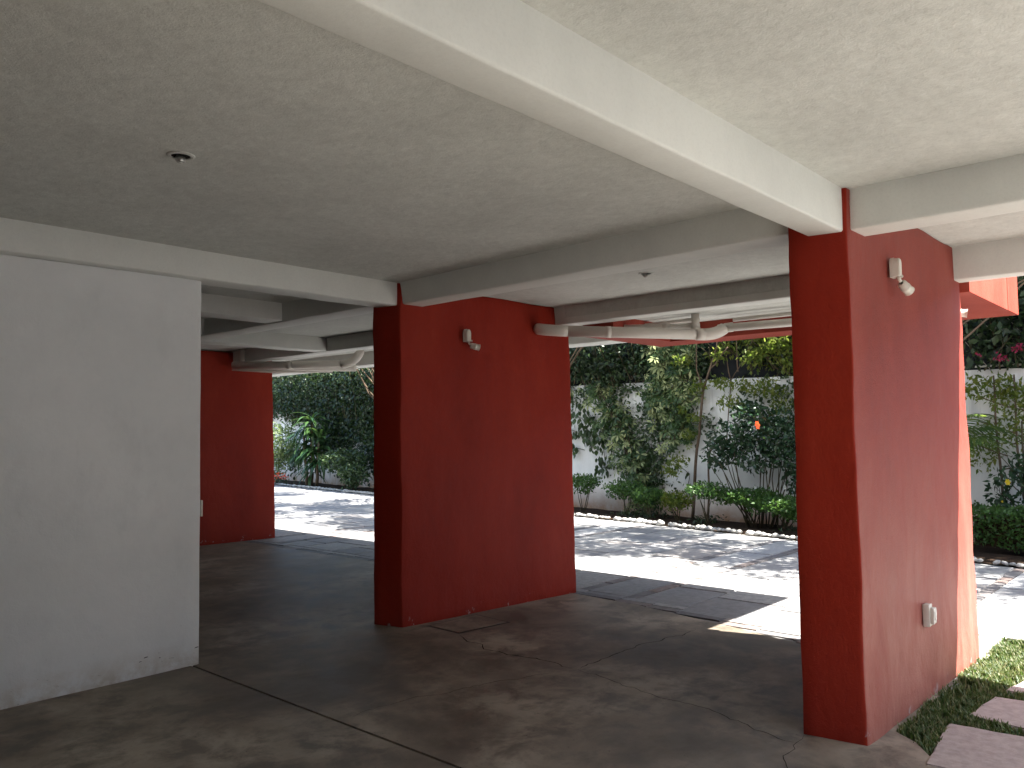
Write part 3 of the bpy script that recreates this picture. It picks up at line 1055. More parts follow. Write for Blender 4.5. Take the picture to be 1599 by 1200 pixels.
def foliage(name, P, L, mat, parent, droop=(0, 0, -.4), nb=(-.8, 0, .6), ratio=.5, lv=.35):
    N = len(P)
    D = rand_dirs(N, droop)
    Nn = rand_dirs(N, nb)
    LL = L * rng.uniform(1 - lv, 1 + lv, N)
    V, F = leaf_arrays(P, D, Nn, LL, LL * ratio * rng.uniform(.8, 1.15, N))
    return put(name, tri_mesh(name, V, F), mat, parent)


def blob(c, r, n, hollow=.35):
    d_ = rand_dirs(n)
    rad = (hollow + (1 - hollow) * rng.uniform(0, 1, n) ** .5)
    return np.array(c) + d_ * np.array(r) * rad[:, None]


def wig(p, q, n, amp, seed=0):
    p, q = Vector(p), Vector(q)
    out = []
    for i in range(n + 1):
        t = i / n
        v = p.lerp(q, t)
        v += noise.noise_vector(v * 2.1 + Vector((seed, seed * 2, 0))) * amp * math.sin(math.pi * min(1, t + .15))
        out.append(v)
    return out


# --- shade trees standing in the bed: trunk, limbs, clumpy crown above the view
def tree(label, x, y, h0, crown, n_clump, n_leaf, seed, r0=.05, lean=(0, 0), clump=.42, mat='leaf_tree', L=.105):
    rs = random.Random(seed)
    t = thing('shade_tree', label, 'tree', (x, y, 0), 'slender trees overhanging the driveway')
    (cx, cy, cz), (rx, ry, rz) = crown
    bm = bmesh.new()
    topp = (lean[0], lean[1], h0)
    tk = wig((0, 0, 0), topp, 9, .12, seed)
    tube_bm(bm, tk, [r0 * (1 - .55 * i / 9) for i in range(10)], 9)
    put('trunk', bm, M['bark'], t)
    bm = bmesh.new()
    cents = []
    for k in range(n_clump):
        a_ = rs.uniform(0, 2 * math.pi)
        zz = rs.uniform(-1, 1)
        rr_ = math.sqrt(1 - zz * zz) * rs.uniform(.45, 1)
        c_ = Vector((cx - x + rx * rr_ * math.cos(a_), cy - y + ry * rr_ * math.sin(a_), cz + rz * zz * rs.uniform(.5, 1)))
        cents.append(c_)
        if k % 2 == 0:
            st = tk[rs.randint(5, 9)]
            br = wig(st, c_, 6, .22, seed + k)
            tube_bm(bm, br, [r0 * .38 * (1 - .8 * i / 6) for i in range(7)], 6)
    put('branches', bm, M['bark'], t)
    P = np.concatenate([blob(c_, np.array([clump, clump, clump * .62]) * rs.uniform(.7, 1.25), int(n_leaf * 1.5 * rs.uniform(.6, 1.3))) for c_ in cents])
    foliage('crown', P, L, M[mat], t, (0, 0, -.5), (0, 0, 1.2), .45)
    return t


TR = [
    ('slender tree right of the near pillar, its crown above the bougainvillea', 11.6, -.9, ((10.6, -1.3, 5.0), (1.5, 1.5, .9)), 30),
    ('slender tree hidden behind the near pillar, crown over the driveway', 11.5, 3.9, ((10.6, .8, 4.8), (1.4, 1.3, .8)), 34),
    ('slender tree behind the near pillar close to the hibiscus, crown over the driveway', 12.4, 4.2, ((10.6, 3.3, 5.0), (1.6, 1.7, .9)), 56),
    ('slender tree hidden behind the middle pillar, crown over the driveway', 12.6, 10.9, ((10.6, 6.9, 5.1), (1.9, 2.1, 1.0)), 72),
    ('slender tree behind the middle pillar farther left, crown over the driveway', 13.2, 14.4, ((10.9, 10.8, 5.0), (1.9, 2.1, .9)), 66),
    ('slender tree hidden behind the middle pillar, farthest left of the row', 13.7, 16.6, ((11.8, 15.6, 5.0), (2.1, 2.4, 1.0)), 66),
]
for i, (lab, x, y, cr, nc) in enumerate(TR):
    tree(lab, x, y, 3.9, cr, nc, 150, 11 + i * 5, .042, ((cr[0][0] - x) * .35, (cr[0][1] - y) * .35))

# leaning saplings in front of the wall, with sparse yellow green leaves
def sapling(label, pts_list, leafpts, seed, r0, n=60, L=.085):
    x0, y0, z0 = pts_list[0][0]
    t = thing('sapling', label, 'tree', (x0, y0, 0), 'saplings against the garden wall')
    bm = bmesh.new()
    for k, pts in enumerate(pts_list):
        pl = []
        for a_, b_ in zip(pts, pts[1:]):
            pl += wig(Vector(a_) - Vector((x0, y0, 0)), Vector(b_) - Vector((x0, y0, 0)), 4, .035, seed + k)[:-1]
        pl.append(Vector(pts[-1]) - Vector((x0, y0, 0)))
        rr0 = r0 * (1 if k == 0 else .5)
        tube_bm(bm, pl, [rr0 * (1 - .6 * i / len(pl)) for i in range(len(pl))], 8)
    put('trunk', bm, M['bark'], t)
    P = np.concatenate([blob((c[0] - x0, c[1] - y0, c[2]), (.14, .2 * c[3], .12 * c[3]), int(n * c[3]), .1) for c in leafpts])
    foliage('foliage', P, L, M['leaf_yel'], t, (0, 0, -.3), (-.3, 0, 1.0), .42)
    return t


sapling('slim sapling with two stems leaning right, lime green leaves over the wall top',
        [[(12.70, 7.20, 0), (12.72, 7.10, 1.2), (12.72, 6.95, 2.2), (12.62, 6.60, 2.95), (12.5, 6.5, 3.4)],
         [(12.72, 6.95, 2.2), (12.6, 7.0, 2.6), (12.55, 6.95, 3.2)], [(12.66, 6.75, 2.6), (12.4, 6.3, 2.9)]],
        [(12.6, 6.95, 2.28, 1.0), (12.6, 6.6, 2.35, .8), (12.55, 7.05, 1.75, .8), (12.6, 7.2, 1.45, .7), (12.5, 6.5, 2.8, .9), (12.55, 7.25, 2.75, 1.0), (12.5, 7.35, 1.0, 1.2), (12.5, 7.5, .82, .9), (12.6, 7.3, 1.9, .5)], 3, .030, 70)
sapling('second thin sapling just right of the leaning one, pale branching top',
        [[(12.62, 6.86, 0), (12.66, 6.84, 1.0), (12.66, 6.72, 1.35)], [(12.66, 6.5, 1.2), (12.66, 6.42, 2.1), (12.6, 6.35, 2.35), (12.5, 6.0, 2.75), (12.5, 5.85, 3.2)], [(12.6, 6.35, 2.35), (12.6, 6.45, 2.95)], [(12.55, 6.2, 2.5), (12.5, 6.2, 3.1)]],
        [(12.5, 6.35, 2.0, 1.2), (12.45, 6.1, 2.25, 1.1), (12.5, 5.9, 2.2, 1.1), (12.45, 5.65, 2.25, 1.2), (12.5, 5.5, 2.1, 1.2), (12.4, 5.45, 1.85, 1.2), (12.5, 6.45, 2.35, 1.0), (12.4, 5.6, 2.8, 1.2), (12.4, 5.9, 2.7, 1.1), (12.4, 5.4, 2.9, 1.3), (12.5, 6.1, 1.9, .8)], 9, .022, 75)

# --- umbrella-leaf climbers: every leaf cluster is a part
def palmate(seed, k=7):
    rs = np.random.default_rng(seed)
    C = np.zeros((k, 3))
    a = np.linspace(0, 2 * np.pi, k, endpoint=False) + rs.uniform(-.15, .15, k)
    D = np.c_[np.cos(a), np.sin(a), np.full(k, -.35) + rs.uniform(-.2, .1, k)]
    N = np.tile([0, 0, 1.0], (k, 1))
    L = rs.uniform(.8, 1.1, k)
    V, F = leaf_arrays(C + D * .12, D, N, L, L * .36, .12, .55)
    return tri_mesh('leaf', V, F)


PM = [palmate(s, 6 + s % 3) for s in range(8)]
for me in PM:
    me.materials.append(M['leaf_var'])


def path_pts(path, n, width, depth, seedr):
    P = [np.array(p, float) for p in path]
    seg = [np.linalg.norm(b - a) for a, b in zip(P, P[1:])]
    tot = sum(seg)
    out = []
    for _ in range(n):
        t = seedr.uniform(0, tot)
        for i, s in enumerate(seg):
            if t <= s:
                break
            t -= s
        b = P[i] + (P[i + 1] - P[i]) * (t / seg[i])
        out.append((b[0] - abs(seedr.gauss(0, depth)) - .03, b[1] + seedr.gauss(0, width), b[2] + seedr.gauss(0, width * .5)))
    return out


def climber(label, path, n, width, seed, size=.085):
    rs = random.Random(seed)
    x0, y0, z0 = path[-1][0], path[-1][1], 0
    t = thing('umbrella_leaf_climber', label, 'climbing plant', (x0 - .1, y0, 0), 'variegated climbers on the garden wall')
    bm = bmesh.new()
    for k in range(3):
        pl = []
        for a_, b_ in zip(path, path[1:]):
            pl += wig(Vector(a_) - Vector((x0, y0 + .06 * k - .06, 0)), Vector(b_) - Vector((x0, y0 + .06 * k - .06, 0)), 5, .06, seed + k * 3)[:-1]
        tube_bm(bm, pl, [.008 + .008 * i / len(pl) for i in range(len(pl))], 6)
    put('stem', bm, M['stem'], t)
    for (x, y, z) in path_pts(path, n, width, .13, rs):
        s = size * rs.uniform(.7, 1.35)
        o = put('leaf', rs.choice(PM), None, t, loc=(x - x0 + .1, y - y0, z), rot=(rs.gauss(0, .35), -rs.uniform(.55, 1.35), rs.gauss(0, .5)), scale=(s, s, s))
    return t


def off(y, z, d=.05):
    return (wx(y) - d, y, z)


climber('variegated climber farthest left in the gap, trailing from the wall top to the soil', [off(9.62, 2.55), off(9.35, 2.25), off(9.08, 1.94), off(8.75, 1.45), off(8.55, .95), off(8.42, .5), off(8.4, .15)], 295, .19, 21, .11)
climber('variegated climber in the middle of the gap, hanging thickly over the wall top', [off(7.75, 3.25), off(7.8, 2.8), off(7.85, 2.35), off(7.95, 1.9)], 250, .16, 22, .112)
climber('variegated climber left of the leaning sapling, its tail reaching half way down', [off(7.25, 3.2), off(7.30, 2.6), off(7.40, 2.0), off(7.52, 1.5), off(7.62, 1.2)], 280, .16, 23, .112)


# --- dark ivy with large single leaves, every large leaf a part
def heart(seed):
    rs = np.random.default_rng(seed)
    a = 1 + .12 * rs.normal()
    V = np.array([(0, 0, 0), (.35, .38 * a, -.06), (.7, .30 * a, -.08), (1, 0, -.18), (.7, -.30 * a, -.08), (.35, -.38 * a, -.06), (.4, 0, .05)])
    V = V * [1, .8, 1]
    F = np.array([(0, 1, 6), (1, 2, 6), (2, 3, 6), (3, 4, 6), (4, 5, 6), (5, 0, 6)])
    return tri_mesh('leaf', V, F)


HM = [heart(s) for s in range(6)]
for me in HM:
    me.materials.append(M['leaf_ivy'])


def ivy(label, paths, n, seed, size=.11, width=.10, fine=0):
    rs = random.Random(seed)
    x0, y0, _ = paths[0][0]
    t = thing('wall_ivy', label, 'climbing plant', (x0, y0, 0), 'dark ivy on the garden wall')
    bm = bmesh.new()
    for k, path in enumerate(paths):
        pl = []
        for a_, b_ in zip(path, path[1:]):
            pl += wig(Vector(a_) - Vector((x0 - .03, y0, 0)), Vector(b_) - Vector((x0 - .03, y0, 0)), 6, .05, seed + k)[:-1]
        pl.append(Vector(path[-1]) - Vector((x0 - .03, y0, 0)))
        tube_bm(bm, pl, [.0055] * len(pl), 5)
    put('stem', bm, M['stem'], t)
    tot = [sum(math.dist(a_, b_) for a_, b_ in zip(p, p[1:])) for p in paths]
    for path, T_ in zip(paths, tot):
        for (x, y, z) in path_pts(path, int(n * T_ / sum(tot)), width, .04, rs):
            s = size * rs.uniform(.6, 1.25)
            put('leaf', rs.choice(HM), None, t, loc=(x - x0, y - y0, z), rot=(rs.gauss(0, .5), rs.uniform(.9, 1.5), rs.gauss(0, 1.2) + math.pi), scale=(s, s, s))
    return t


ivy('dark large leaved ivy spreading left of the climbers, hanging sprigs', [[off(10.6, 2.4), off(9.95, 2.0), off(9.6, 1.72), off(9.2, 1.5), off(8.9, 1.5)], [off(10.4, 1.6), off(10.0, 1.45), off(9.7, 1.5), off(9.3, 1.35)],
     [off(9.5, 1.5), off(9.35, 1.1), off(9.32, .8)], [off(10.5, 1.25), off(10.2, 1.2), off(9.9, 1.15)], [off(9.15, 1.4), off(9.1, .95), off(9.3, .78), off(9.5, .82)], [off(9.4, 1.95), off(9.1, 1.6), off(8.8, 1.4)], [off(10.3, 2.0), off(9.9, 1.75), off(9.7, 1.2)]], 295, 31, .13, .10)
ivy('thin dark ivy loop between the climbers and the sapling', [[off(8.7, 2.35), off(8.3, 2.3), off(8.2, 1.95), off(8.25, 1.8)], [off(8.1, 2.35), off(8.15, 2.0), off(8.0, 1.5), off(8.0, 1.0), off(7.95, .3)], [off(8.2, 1.3), off(8.1, .9), off(8.15, .5)],
     [off(7.75, 1.1), off(7.6, .9), off(7.35, .75), off(7.4, .5), off(7.55, .35), off(7.8, .38)], [off(8.3, 1.2), off(7.9, 1.0), off(7.7, 1.2)]], 190, 32, .085, .07)

# fine ivy filling on the wall
P = []
for (y, z, ry, rz, n_) in ((9.7, 2.3, .8, .18, 260), (9.0, 2.35, .6, .15, 200), (8.45, 1.15, .55, .55, 900), (8.25, .55, .45, .35, 500), (8.9, 1.7, .5, .35, 420), (8.2, 1.9, .25, .3, 130), (7.95, 1.7, .25, .45, 360), (7.4, 1.75, .25, .4, 240), (6.9, 1.6, .15, .2, 60), (5.7, 2.1, .7, .3, 260), (5.2, 1.7, .3, .5, 260)):
    P.append(np.c_[np.full(n_, 0.0), rng.normal(y, ry * .55, n_), rng.normal(z, rz * .6, n_)])
P = np.concatenate(P)
P[:, 2] = np.clip(P[:, 2], .1, 2.6)
P[:, 0] = [wx(y) - .04 - abs(rng.normal(0, .05)) for y in P[:, 1]]
t = thing('wall_creeper', 'fine small leaved creeper scattered over the pale wall between the climbers', 'climbing plant', (12.9, 7.8, 0))
P -= np.array([12.9, 7.8, 0])
foliage('foliage', P, .075, M['leaf_ivy'], t, (0, 0, -.5), (-1.2, 0, .4), .6)


# --- hedge masses growing over the fence
def hedge_mass(name, label, blobs, L, mat, seed, cat='hedge', group=None, stems=True, origin=None):
    t = thing(name, label, cat, origin or (blobs[0][0][0], blobs[0][0][1], 0), group)
    o0 = np.array(t.location)
    P = np.concatenate([blob(np.array(c) - o0, r_, n_, hl) for c, r_, n_, hl in blobs])
    foliage('foliage', P, L, M[mat], t, (0, 0, -.5), (-1.0, 0, .8), .55)
    if stems:
        bm = bmesh.new()
        rs = random.Random(seed)
        for c, r_, n_, hl in blobs:
            for k in range(3):
                p = Vector(c) - Vector(o0) + Vector((rs.uniform(-.3, .3) * r_[0], rs.uniform(-.7, .7) * r_[1], -r_[2]))
                q = p + Vector((rs.uniform(-.2, .1), rs.uniform(-.4, .4), r_[2] * 1.6))
                tube_bm(bm, wig(p, q, 5, .08, seed + k), [.012, .011, .009, .008, .006, .004], 5)
        put('stems', bm, M['stem'], t)['kind'] = 'stuff'
    return t


bl = []
for k in range(9):
    y = 8.25 + k * .42
    bl.append(((wx(y) - .12, y, 2.92 + .08 * math.sin(k * 2.1)), (.22, .34, .5), 420, .3))
hedge_mass('overhanging_hedge', 'dark hedge draped over the fence right of the middle pillar', bl, .10, 'leaf_hedge', 5, group='hedge masses over the garden fence')
bl = []
for k in range(22):
    y = 12.2 + k * .62
    bl.append(((wx(y) - .25, y, 2.95 + .1 * math.sin(k * 1.7)), (.38, .55, .95), 950, .3))
hedge_mass('overhanging_hedge', 'very dark hedge over the far left end of the garden wall', bl, .11, 'leaf_hedge', 6, group='hedge masses over the garden fence')
bl = []
for (y, z, a_, b_, n_) in ((5.5, 3.05, .35, .3, 220), (5.0, 2.95, .4, .4, 260), (6.0, 3.1, .3, .2, 120), (5.25, 2.6, .3, .2, 160), (5.95, 2.75, .12, .3, 110), (6.35, 3.0, .25, .22, 130), (6.7, 2.85, .15, .15, 50), (5.6, 2.75, .3, .25, 150)):
    bl.append(((wx(y) - .12, y, z), (.2, a_, b_), n_, .2))
hedge_mass('overhanging_hedge', 'loose light green growth over the shade cloth beside the near pillar', bl, .085, 'leaf_yel', 7, group='hedge masses over the garden fence')
bl = []
for (y, z, a_, b_, n_) in ((5.4, 2.65, .4, .25, 200), (5.9, 3.0, .5, .3, 200), (6.5, 3.05, .3, .2, 90), (7.0, 2.75, .2, .35, 150)):
    bl.append(((wx(y) - .06, y, z), (.1, a_, b_), n_, .1))
hedge_mass('overhanging_hedge', 'dark sparse creeper on the shade cloth behind the light green growth', bl, .09, 'leaf_hedge', 17, group='hedge masses over the garden fence')
bl = []
for k in range(13):
    y = -3.2 + k * .48
    zc = 3.05 + .10 * math.sin(k * 1.3)
    bl.append(((wx(y) - .14, y, zc), (.25, .42, .68 if k < 11 else .55), 640 if k < 10 else 420, .25))
for k in range(9):
    y = -1.2 + k * .45
    bl.append(((wx(y) - .1, y, 2.55 + .05 * math.sin(k * 2.3)), (.14, .3, .26), 150, .2))
bg_ = hedge_mass('bougainvillea', 'dark bougainvillea mass with magenta blooms above the wall on the right', bl, .11, 'leaf_hedge', 8, cat='bougainvillea')
o0 = np.array(bg_.location)
for (y, z, n_) in ((2.22, 2.40, 26), (2.30, 2.42, 14), (2.05, 2.52, 40), (1.92, 2.50, 30), (2.52, 2.46, 10), (2.6, 2.98, 6), (2.15, 3.02, 8), (2.3, 3.3, 6), (1.7, 2.6, 30)):
    P = blob(np.array((wx(y) - .36, y, z)) - o0, (.06, .07, .05), n_, .1)
    foliage('bloom', P, .034, M['magenta'], bg_, (0, 0, .2), (-1, 0, .3), .8)['kind'] = 'stuff'

# --- hibiscus bush with its red flower
hib = thing('hibiscus_bush', 'big dark glossy hibiscus bush left of the near pillar with one red flower', 'bush', (12.2, 5.65, 0))
bl = [((0, .55, 1.42), (.3, .35, .3), 420), ((0, .1, 1.55), (.35, .42, .38), 620), ((0, -.3, 1.45), (.35, .4, .42), 640), ((0, .75, 1.15), (.25, .3, .28), 320), ((0, .1, 1.12), (.3, .5, .28), 420), ((0, -.55, 1.1), (.3, .3, .35), 380),
      ((.05, .25, 1.85), (.2, .3, .16), 170), ((0, -.6, .75), (.25, .25, .3), 160)]
P = np.concatenate([blob(c, r_, n_, .25) for c, r_, n_ in bl])
foliage('foliage', P, .085, M['leaf_hib'], hib, (0, 0, -.3), (-.8, 0, .9), .55)
bm = bmesh.new()
rs = random.Random(5)
for k in range(26):
    a0_ = Vector((rs.uniform(-.12, .12), rs.uniform(-.35, .35), 0))
    a1_ = Vector((rs.uniform(-.2, .2), a0_.y * 2.0 + rs.uniform(-.25, .35), rs.uniform(.9, 1.5)))
    tube_bm(bm, wig(a0_, a1_, 6, .07, k), [.012, .011, .010, .009, .008, .006, .004], 5)
put('stems', bm, M['stem'], hib)


def flower(parent, loc, size, mat, n=5, name='flower'):
    a = np.linspace(0, 2 * np.pi, n, endpoint=False)
    D = np.c_[np.full(n, -.35), np.cos(a), np.sin(a)]
    N = np.tile([-1.0, 0, 0], (n, 1))
    V, F = leaf_arrays(np.zeros((n, 3)), D, N, np.full(n, size), np.full(n, size * .72), .1, .62)
    o = put(name, tri_mesh(name, V, F), M[mat], parent, loc=loc, rot=(0, -.1, -.55))
    tube('pistil', [(0, 0, 0), (-size * .8, 0, .01)], [.004, .003], M[mat], o, 5)
    return o


flower(hib, (-.36, -.11, 1.60), .078, 'red_petal', 6)
for (dy, dz, s) in ((.05, .22, .018), (-.48, .66, .045), (-.50, .58, .03), (.0, .64, .035)):
    flower(hib, (-.3, dy, dz if dz > .5 else .72), s, 'white_petal', 5, 'small_flower')


# --- low flat-topped bushes
def low_bush(label, x, y, h, ry, n, seed, mat='leaf_bush', L=.055, flat=.13, rx=None, name='low_bush'):
    rs = random.Random(seed)
    t = thing(name, label, 'bush', (x, y, 0.02), 'low clipped bushes along the bed')
    P = [blob((0, 0, h - flat * .7), (rx or ry * .8, ry, flat), int(n * 1.3), .2)]
    for k in range(4):
        P.append(blob((rs.uniform(-.1, .1), rs.uniform(-.7, .7) * ry, h - flat - rs.uniform(.05, .25) * h), (ry * .4, ry * .4, flat * .7), int(n * .1), .2))
    foliage('foliage', np.concatenate(P), L, M[mat], t, (0, 0, .2), (-.3, 0, 1.3), .55)
    bm = bmesh.new()
    for k in range(5):
        b_ = Vector((rs.uniform(-.1, .1), rs.uniform(-.6, .6) * ry, h - flat))
        tube_bm(bm, wig((rs.uniform(-.02, .02), rs.uniform(-.05, .05), -.02), b_, 5, .04, seed + k), [.009, .008, .007, .006, .005, .003], 5)
    put('stems', bm, M['stem'], t)
    return t


LB = [
    ('flat topped little bush beside the middle pillar, bare wall behind it', 12.45, 9.35, .66, .38, 620, 41),
    ('loose bush under the leftmost climber', 12.35, 8.35, .58, .44, 700, 42),
    ('small bright bush between the climber foot and the sapling', 12.1, 7.7, .50, .34, 480, 43),
    ('lime green bush at the foot of the leaning sapling', 12.1, 7.15, .44, .30, 460, 44),
    ('thin umbrella shaped bush right of the sapling trunks', 11.85, 6.45, .64, .38, 560, 45),
    ('wide dark green bush in front of the hibiscus stems', 11.95, 5.75, .56, .50, 1300, 46),
    ('broad low bush closest to the near pillar on its left', 11.75, 5.10, .48, .48, 1100, 47),
    ('shrubby bush under the strap leaved plant, towards the middle pillar', 13.6, 18.4, 1.0, .75, 900, 48),
    ('lower bush beside the middle pillar on the far left side', 13.3, 17.6, .62, .5, 500, 49),
    ('pale leaved bush next to the dark red pillar', 14.1, 22.6, 1.7, .8, 1300, 50),
]
for i, (lab, x, y, h_, ry, n_, sd_) in enumerate(LB):
    low_bush(lab, x, y, h_, ry, n_, sd_, ('leaf_bush' if i < 7 else 'leaf_ivy') if i not in (3, 9) else ('leaf_yel' if i == 3 else 'leaf_var'), .055 if i < 7 else .10, .13 if i < 7 else (.3 if i != 9 else .7))
# ground cover under the bushes
P = np.c_[rng.uniform(-.5, .5, 2600), rng.uniform(5, 12.5, 2600), rng.uniform(.0, .10, 2600)]
P[:, 0] = [kx(y) + rng.uniform(.15, 1.2) for y in P[:, 1]]
P = P[(np.sin(P[:, 1] * 4.1) + np.sin(P[:, 1] * 1.7 + 1)) > .3]
gc = foliage('ground_cover', P, .06, M['leaf_hedge'], None, (0, 0, .4), (0, 0, 1), .4)
tag(gc, 'low dark ground cover leaves on the soil of the bed', 'ground cover', kind='stuff')

# clipped hedge on the right
hx = wx(1.2) - .75
hd = thing('clipped_hedge', 'clipped green hedge along the wall to the right of the near pillar', 'hedge', (hx, 1.0, 0))
P = []
N_ = 15000
side = rng.uniform(0, 1, N_)
y = rng.uniform(-3.5, 2.62, N_)
top = side < .45
x = np.where(top, rng.uniform(-.32, .32, N_), -.32 + rng.normal(0, .04, N_))
z = np.where(top, .52 + rng.normal(0, .03, N_), rng.uniform(.1, .53, N_))
lump = np.array([.05 * noise.noise(Vector((a_ * 2.2, b_ * 2.2, 0))) for a_, b_ in zip(y, z)])
x = x + np.interp(y, [-6, 1.2, 4.7], [11.0 - 12.02, 0, .55]) + lump
P = np.c_[x, y - 1.0, z + lump]
foliage('foliage', P, .05, M['leaf_bush'], hd, (0, 0, .3), (-.7, 0, .9), .55)
V, F = [], []
for i, yy in enumerate(np.linspace(-3.5, 2.5, 12)):
    xo = float(np.interp(yy, [-6, 1.2, 4.7], [11.0 - 12.02, 0, .55]))
    V += [(xo - .24, yy - 1, .1), (xo - .24, yy - 1, .44), (xo + .26, yy - 1, .44), (xo + .26, yy - 1, .1)]
    if i:
        a_ = i * 4
        for k in range(3):
            F.append((a_ - 4 + k, a_ - 3 + k, a_ + 1 + k, a_ + k))
from_arrays('twig_core', V, F, M['soil'], hd)

# yellow flowering bush and palm on the right
yb = thing('yellow_flower_bush', 'dark leaved bush with one yellow bloom above the clipped hedge', 'bush', (11.7, 2.1, 0))
P = np.concatenate([blob((0, .12, .85), (.2, .22, .2), 120, .2), blob((.05, -.1, 1.05), (.2, .22, .2), 130, .2), blob((0, .2, .62), (.2, .18, .12), 80, .2), blob((0, -.15, .7), (.2, .2, .2), 90, .2)])
foliage('foliage', P, .085, M['leaf_hib'], yb, (0, 0, -.2), (-.8, 0, .8), .5)
bm = bmesh.new()
tube_bm(bm, wig((0.1, -.02, 0), (.12, -.05, 1.6), 6, .05, 2), [.022, .02, .018, .016, .014, .012, .01], 7)
for k in range(6):
    tube_bm(bm, wig((0.1, -.02, .4 + .1 * k), (-.05, (.2 if k % 2 else -.2), .6 + .12 * k), 4, .04, k), [.008, .007, .006, .005, .004], 5)
put('stems', bm, M['stem'], yb)
flower(yb, (-.24, .06, .86), .045, 'yellow_petal', 6)
flower(yb, (-.2, .14, .62), .02, 'yellow_petal', 5)

t = thing('wall_shrub', 'yellowish shrub with thin grey stems trained on the wall above the clipped hedge', 'shrub', (12.0, 2.2, 0))
P = np.concatenate([blob((0, .2, 2.05), (.12, .45, .2), 330, .2), blob((0, -.1, 1.85), (.12, .35, .22), 230, .2), blob((0, .1, 1.5), (.12, .35, .22), 190, .2), blob((0, .35, 1.2), (.12, .25, .25), 130, .2), blob((0, -.2, 1.25), (.1, .3, .25), 50, .1), blob((0, -.9, 1.7), (.15, .5, .4), 220, .1)])
foliage('foliage', P, .08, M['leaf_yel'], t, (0, 0, -.3), (-.8, 0, .8), .42)
bm = bmesh.new()
for k, (y_, y2_) in enumerate(((.12, .18), (-.08, -.05), (-.45, -.5))):
    tube_bm(bm, wig((.02, y_, 0), (.03, y2_, 2.2), 8, .08, 30 + k), [.02 - .0012 * i for i in range(9)], 7)
for k in range(7):
    tube_bm(bm, wig((.02, .1 - .05 * k, 1.0 + .15 * k), (-.05, (.4 if k % 2 else -.35), 1.15 + .16 * k), 4, .05, 50 + k), [.009, .008, .007, .006, .004], 5)
put('stems', bm, M['bark'], t)


def frond_mesh(seed, L=.75, n=16):
    rs = np.random.default_rng(seed)
    bm = bmesh.new()
    pts = [Vector((L * s, 0, .30 * L * math.sin(1.7 * s) - .42 * L * s * s * s)) for s in np.linspace(0, 1, 10)]
    tube_bm(bm, pts, [.006 - .0005 * i for i in range(10)], 5)
    me = bpy.data.meshes.new('x')
    bm.to_mesh(me)
    bm.free()
    V = np.array([v.co[:] for v in me.vertices])
    F = []
    for p in me.polygons:
        vv = list(p.vertices)
        for q in range(1, len(vv) - 1):
            F.append((vv[0], vv[q], vv[q + 1]))
    s = np.repeat(np.linspace(.15, .98, n), 2)
    sgn = np.tile([1, -1], n)
    C = np.c_[L * s, np.zeros(2 * n), .30 * L * np.sin(1.7 * s) - .42 * L * s ** 3]
    D = np.c_[np.full(2 * n, .75), sgn * 1.0, -.35 - .3 * rs.uniform(0, 1, 2 * n)]
    Ls = .30 * L * (np.sin(np.pi * np.clip(s, 0, 1) ** .8) + .35)
    V2, F2 = leaf_arrays(C, D, np.tile([0, 0, 1.0], (2 * n, 1)), Ls, np.full(2 * n, .028), .1, .45)
    me2 = tri_mesh('frond', np.concatenate([V, V2]), np.concatenate([np.array(F), F2 + len(V)]))
    me2.materials.append(M['leaf_palm'])
    return me2


FM = [frond_mesh(s) for s in range(4)]
pal = thing('small_palm', 'small feathery palm by the wall at the far edge of the near pillar', 'palm', (11.6, 2.85, 0))
tube('trunk', wig((0, 0, 0), (0, 0, 1.25), 5, .03, 3), [.05, .045, .04, .038, .036, .03], M['bark'], pal, 9)
for k in range(26):
    a_ = k * 2.4
    put('frond', FM[k % 4], None, pal, loc=(0, 0, 1.15 + .05 * (k % 6)), rot=(0, -random.uniform(-.1, .75), a_), scale=[random.uniform(.8, 1.15)] * 3)


# --- strap-leaved plant (each leaf a part)
def strap(seed, n=7):
    rs = random.Random(seed)
    V, F = [], []
    bend = rs.uniform(.5, 1.1)
    for i in range(n + 1):
        s = i / n
        w = .055 * math.sin(math.pi * min(1, .12 + s * .88)) + .004
        x = s * (1 - .25 * bend * s)
        z = .35 * s - bend * s * s * .75
        V += [(x, -w, z + .012), (x, 0, z), (x, w, z + .012)]
        if i:
            a_ = i * 3
            F += [(a_ - 3, a_ - 2, a_ + 1), (a_ - 3, a_ + 1, a_), (a_ - 2, a_ - 1, a_ + 2), (a_ - 2, a_ + 2, a_ + 1)]
    me = tri_mesh('leaf', np.array(V), np.array(F))
    me.materials.append(M['leaf_drac'])
    return me


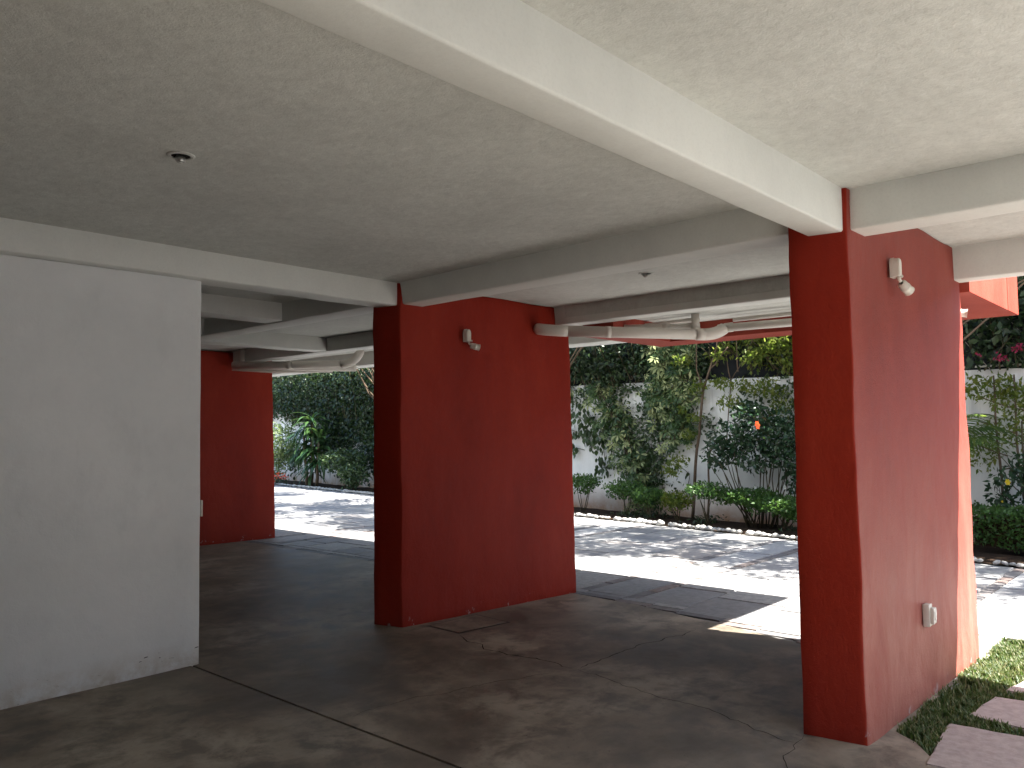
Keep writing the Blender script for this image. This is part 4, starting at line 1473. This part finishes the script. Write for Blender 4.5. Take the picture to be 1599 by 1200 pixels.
SM = [strap(s) for s in range(5)]
dr = thing('strap_leaved_plant', 'tall strap leaved plant in the gap beyond the dark red pillar', 'plant', (13.9, 20.4, 0))
bm = bmesh.new()
for k in range(3):
    tube_bm(bm, wig((0, -.25 + .25 * k, 0), (0, -.4 + .4 * k, 1.9 - .35 * abs(k - 1)), 6, .05, k), [.05, .048, .045, .042, .04, .036, .03], 8)
put('stem', bm, M['bark'], dr)
rs = random.Random(12)
for (cy_, z0_, z1_, n_, L_) in ((0, 1.55, 2.05, 52, .85), (.42, .8, 1.5, 62, .80), (-.42, .7, 1.4, 62, .80), (0, .35, 1.5, 84, .75)):
    for k in range(n_):
        z = rs.uniform(z0_, z1_)
        put('leaf', rs.choice(SM), None, dr, loc=(0, cy_, z), rot=(0, .55 - rs.uniform(.2, 1.5) * (z - z0_) / (z1_ - z0_), rs.uniform(0, 6.3)), scale=[L_ * rs.uniform(.75, 1.15)] * 3)
# ivy on the far left wall
P = []
for (y, z, ry, rz, n_) in ((22.6, 2.2, 1.4, .3, 600), (19.2, 1.9, 1.6, .6, 1900), (18.0, 1.3, .9, .7, 1100), (20.5, 1.4, 1.2, .6, 1000), (21.3, 1.5, .8, .5, 500), (23.5, .8, .6, .5, 300), (19.0, .8, 1.3, .4, 400)):
    P.append(np.c_[np.full(n_, 0.0), rng.normal(y, ry * .55, n_), rng.normal(z, rz * .6, n_)])
P = np.concatenate(P)
P[:, 2] = np.clip(P[:, 2], .1, 2.7)
P[:, 0] = [wx(y) - .04 - abs(rng.normal(0, .08)) for y in P[:, 1]]
t = thing('wall_creeper', 'dark creeper over the far left stretch of the garden wall', 'climbing plant', (14.6, 20, 0))
foliage('foliage', P - np.array([14.6, 20, 0]), .13, M['leaf_hedge'], t, (0, 0, -.5), (-1.2, 0, .4), .6)
# red flowers at the foot of the far wall
t = thing('red_flower_clump', 'clump of small red flowers on the soil in the far left gap', 'flowers', (13.7, 21.9, 0))
foliage('bloom', blob((0, 0, .25), (.25, .55, .14), 90, .1), .06, M['red_petal'], t, (0, 0, .4), (-1, 0, .5), .7)
foliage('foliage', blob((0, 0, .12), (.25, .6, .12), 160, .1), .08, M['leaf_hedge'], t, (0, 0, .4), (-1, 0, .5), .5)
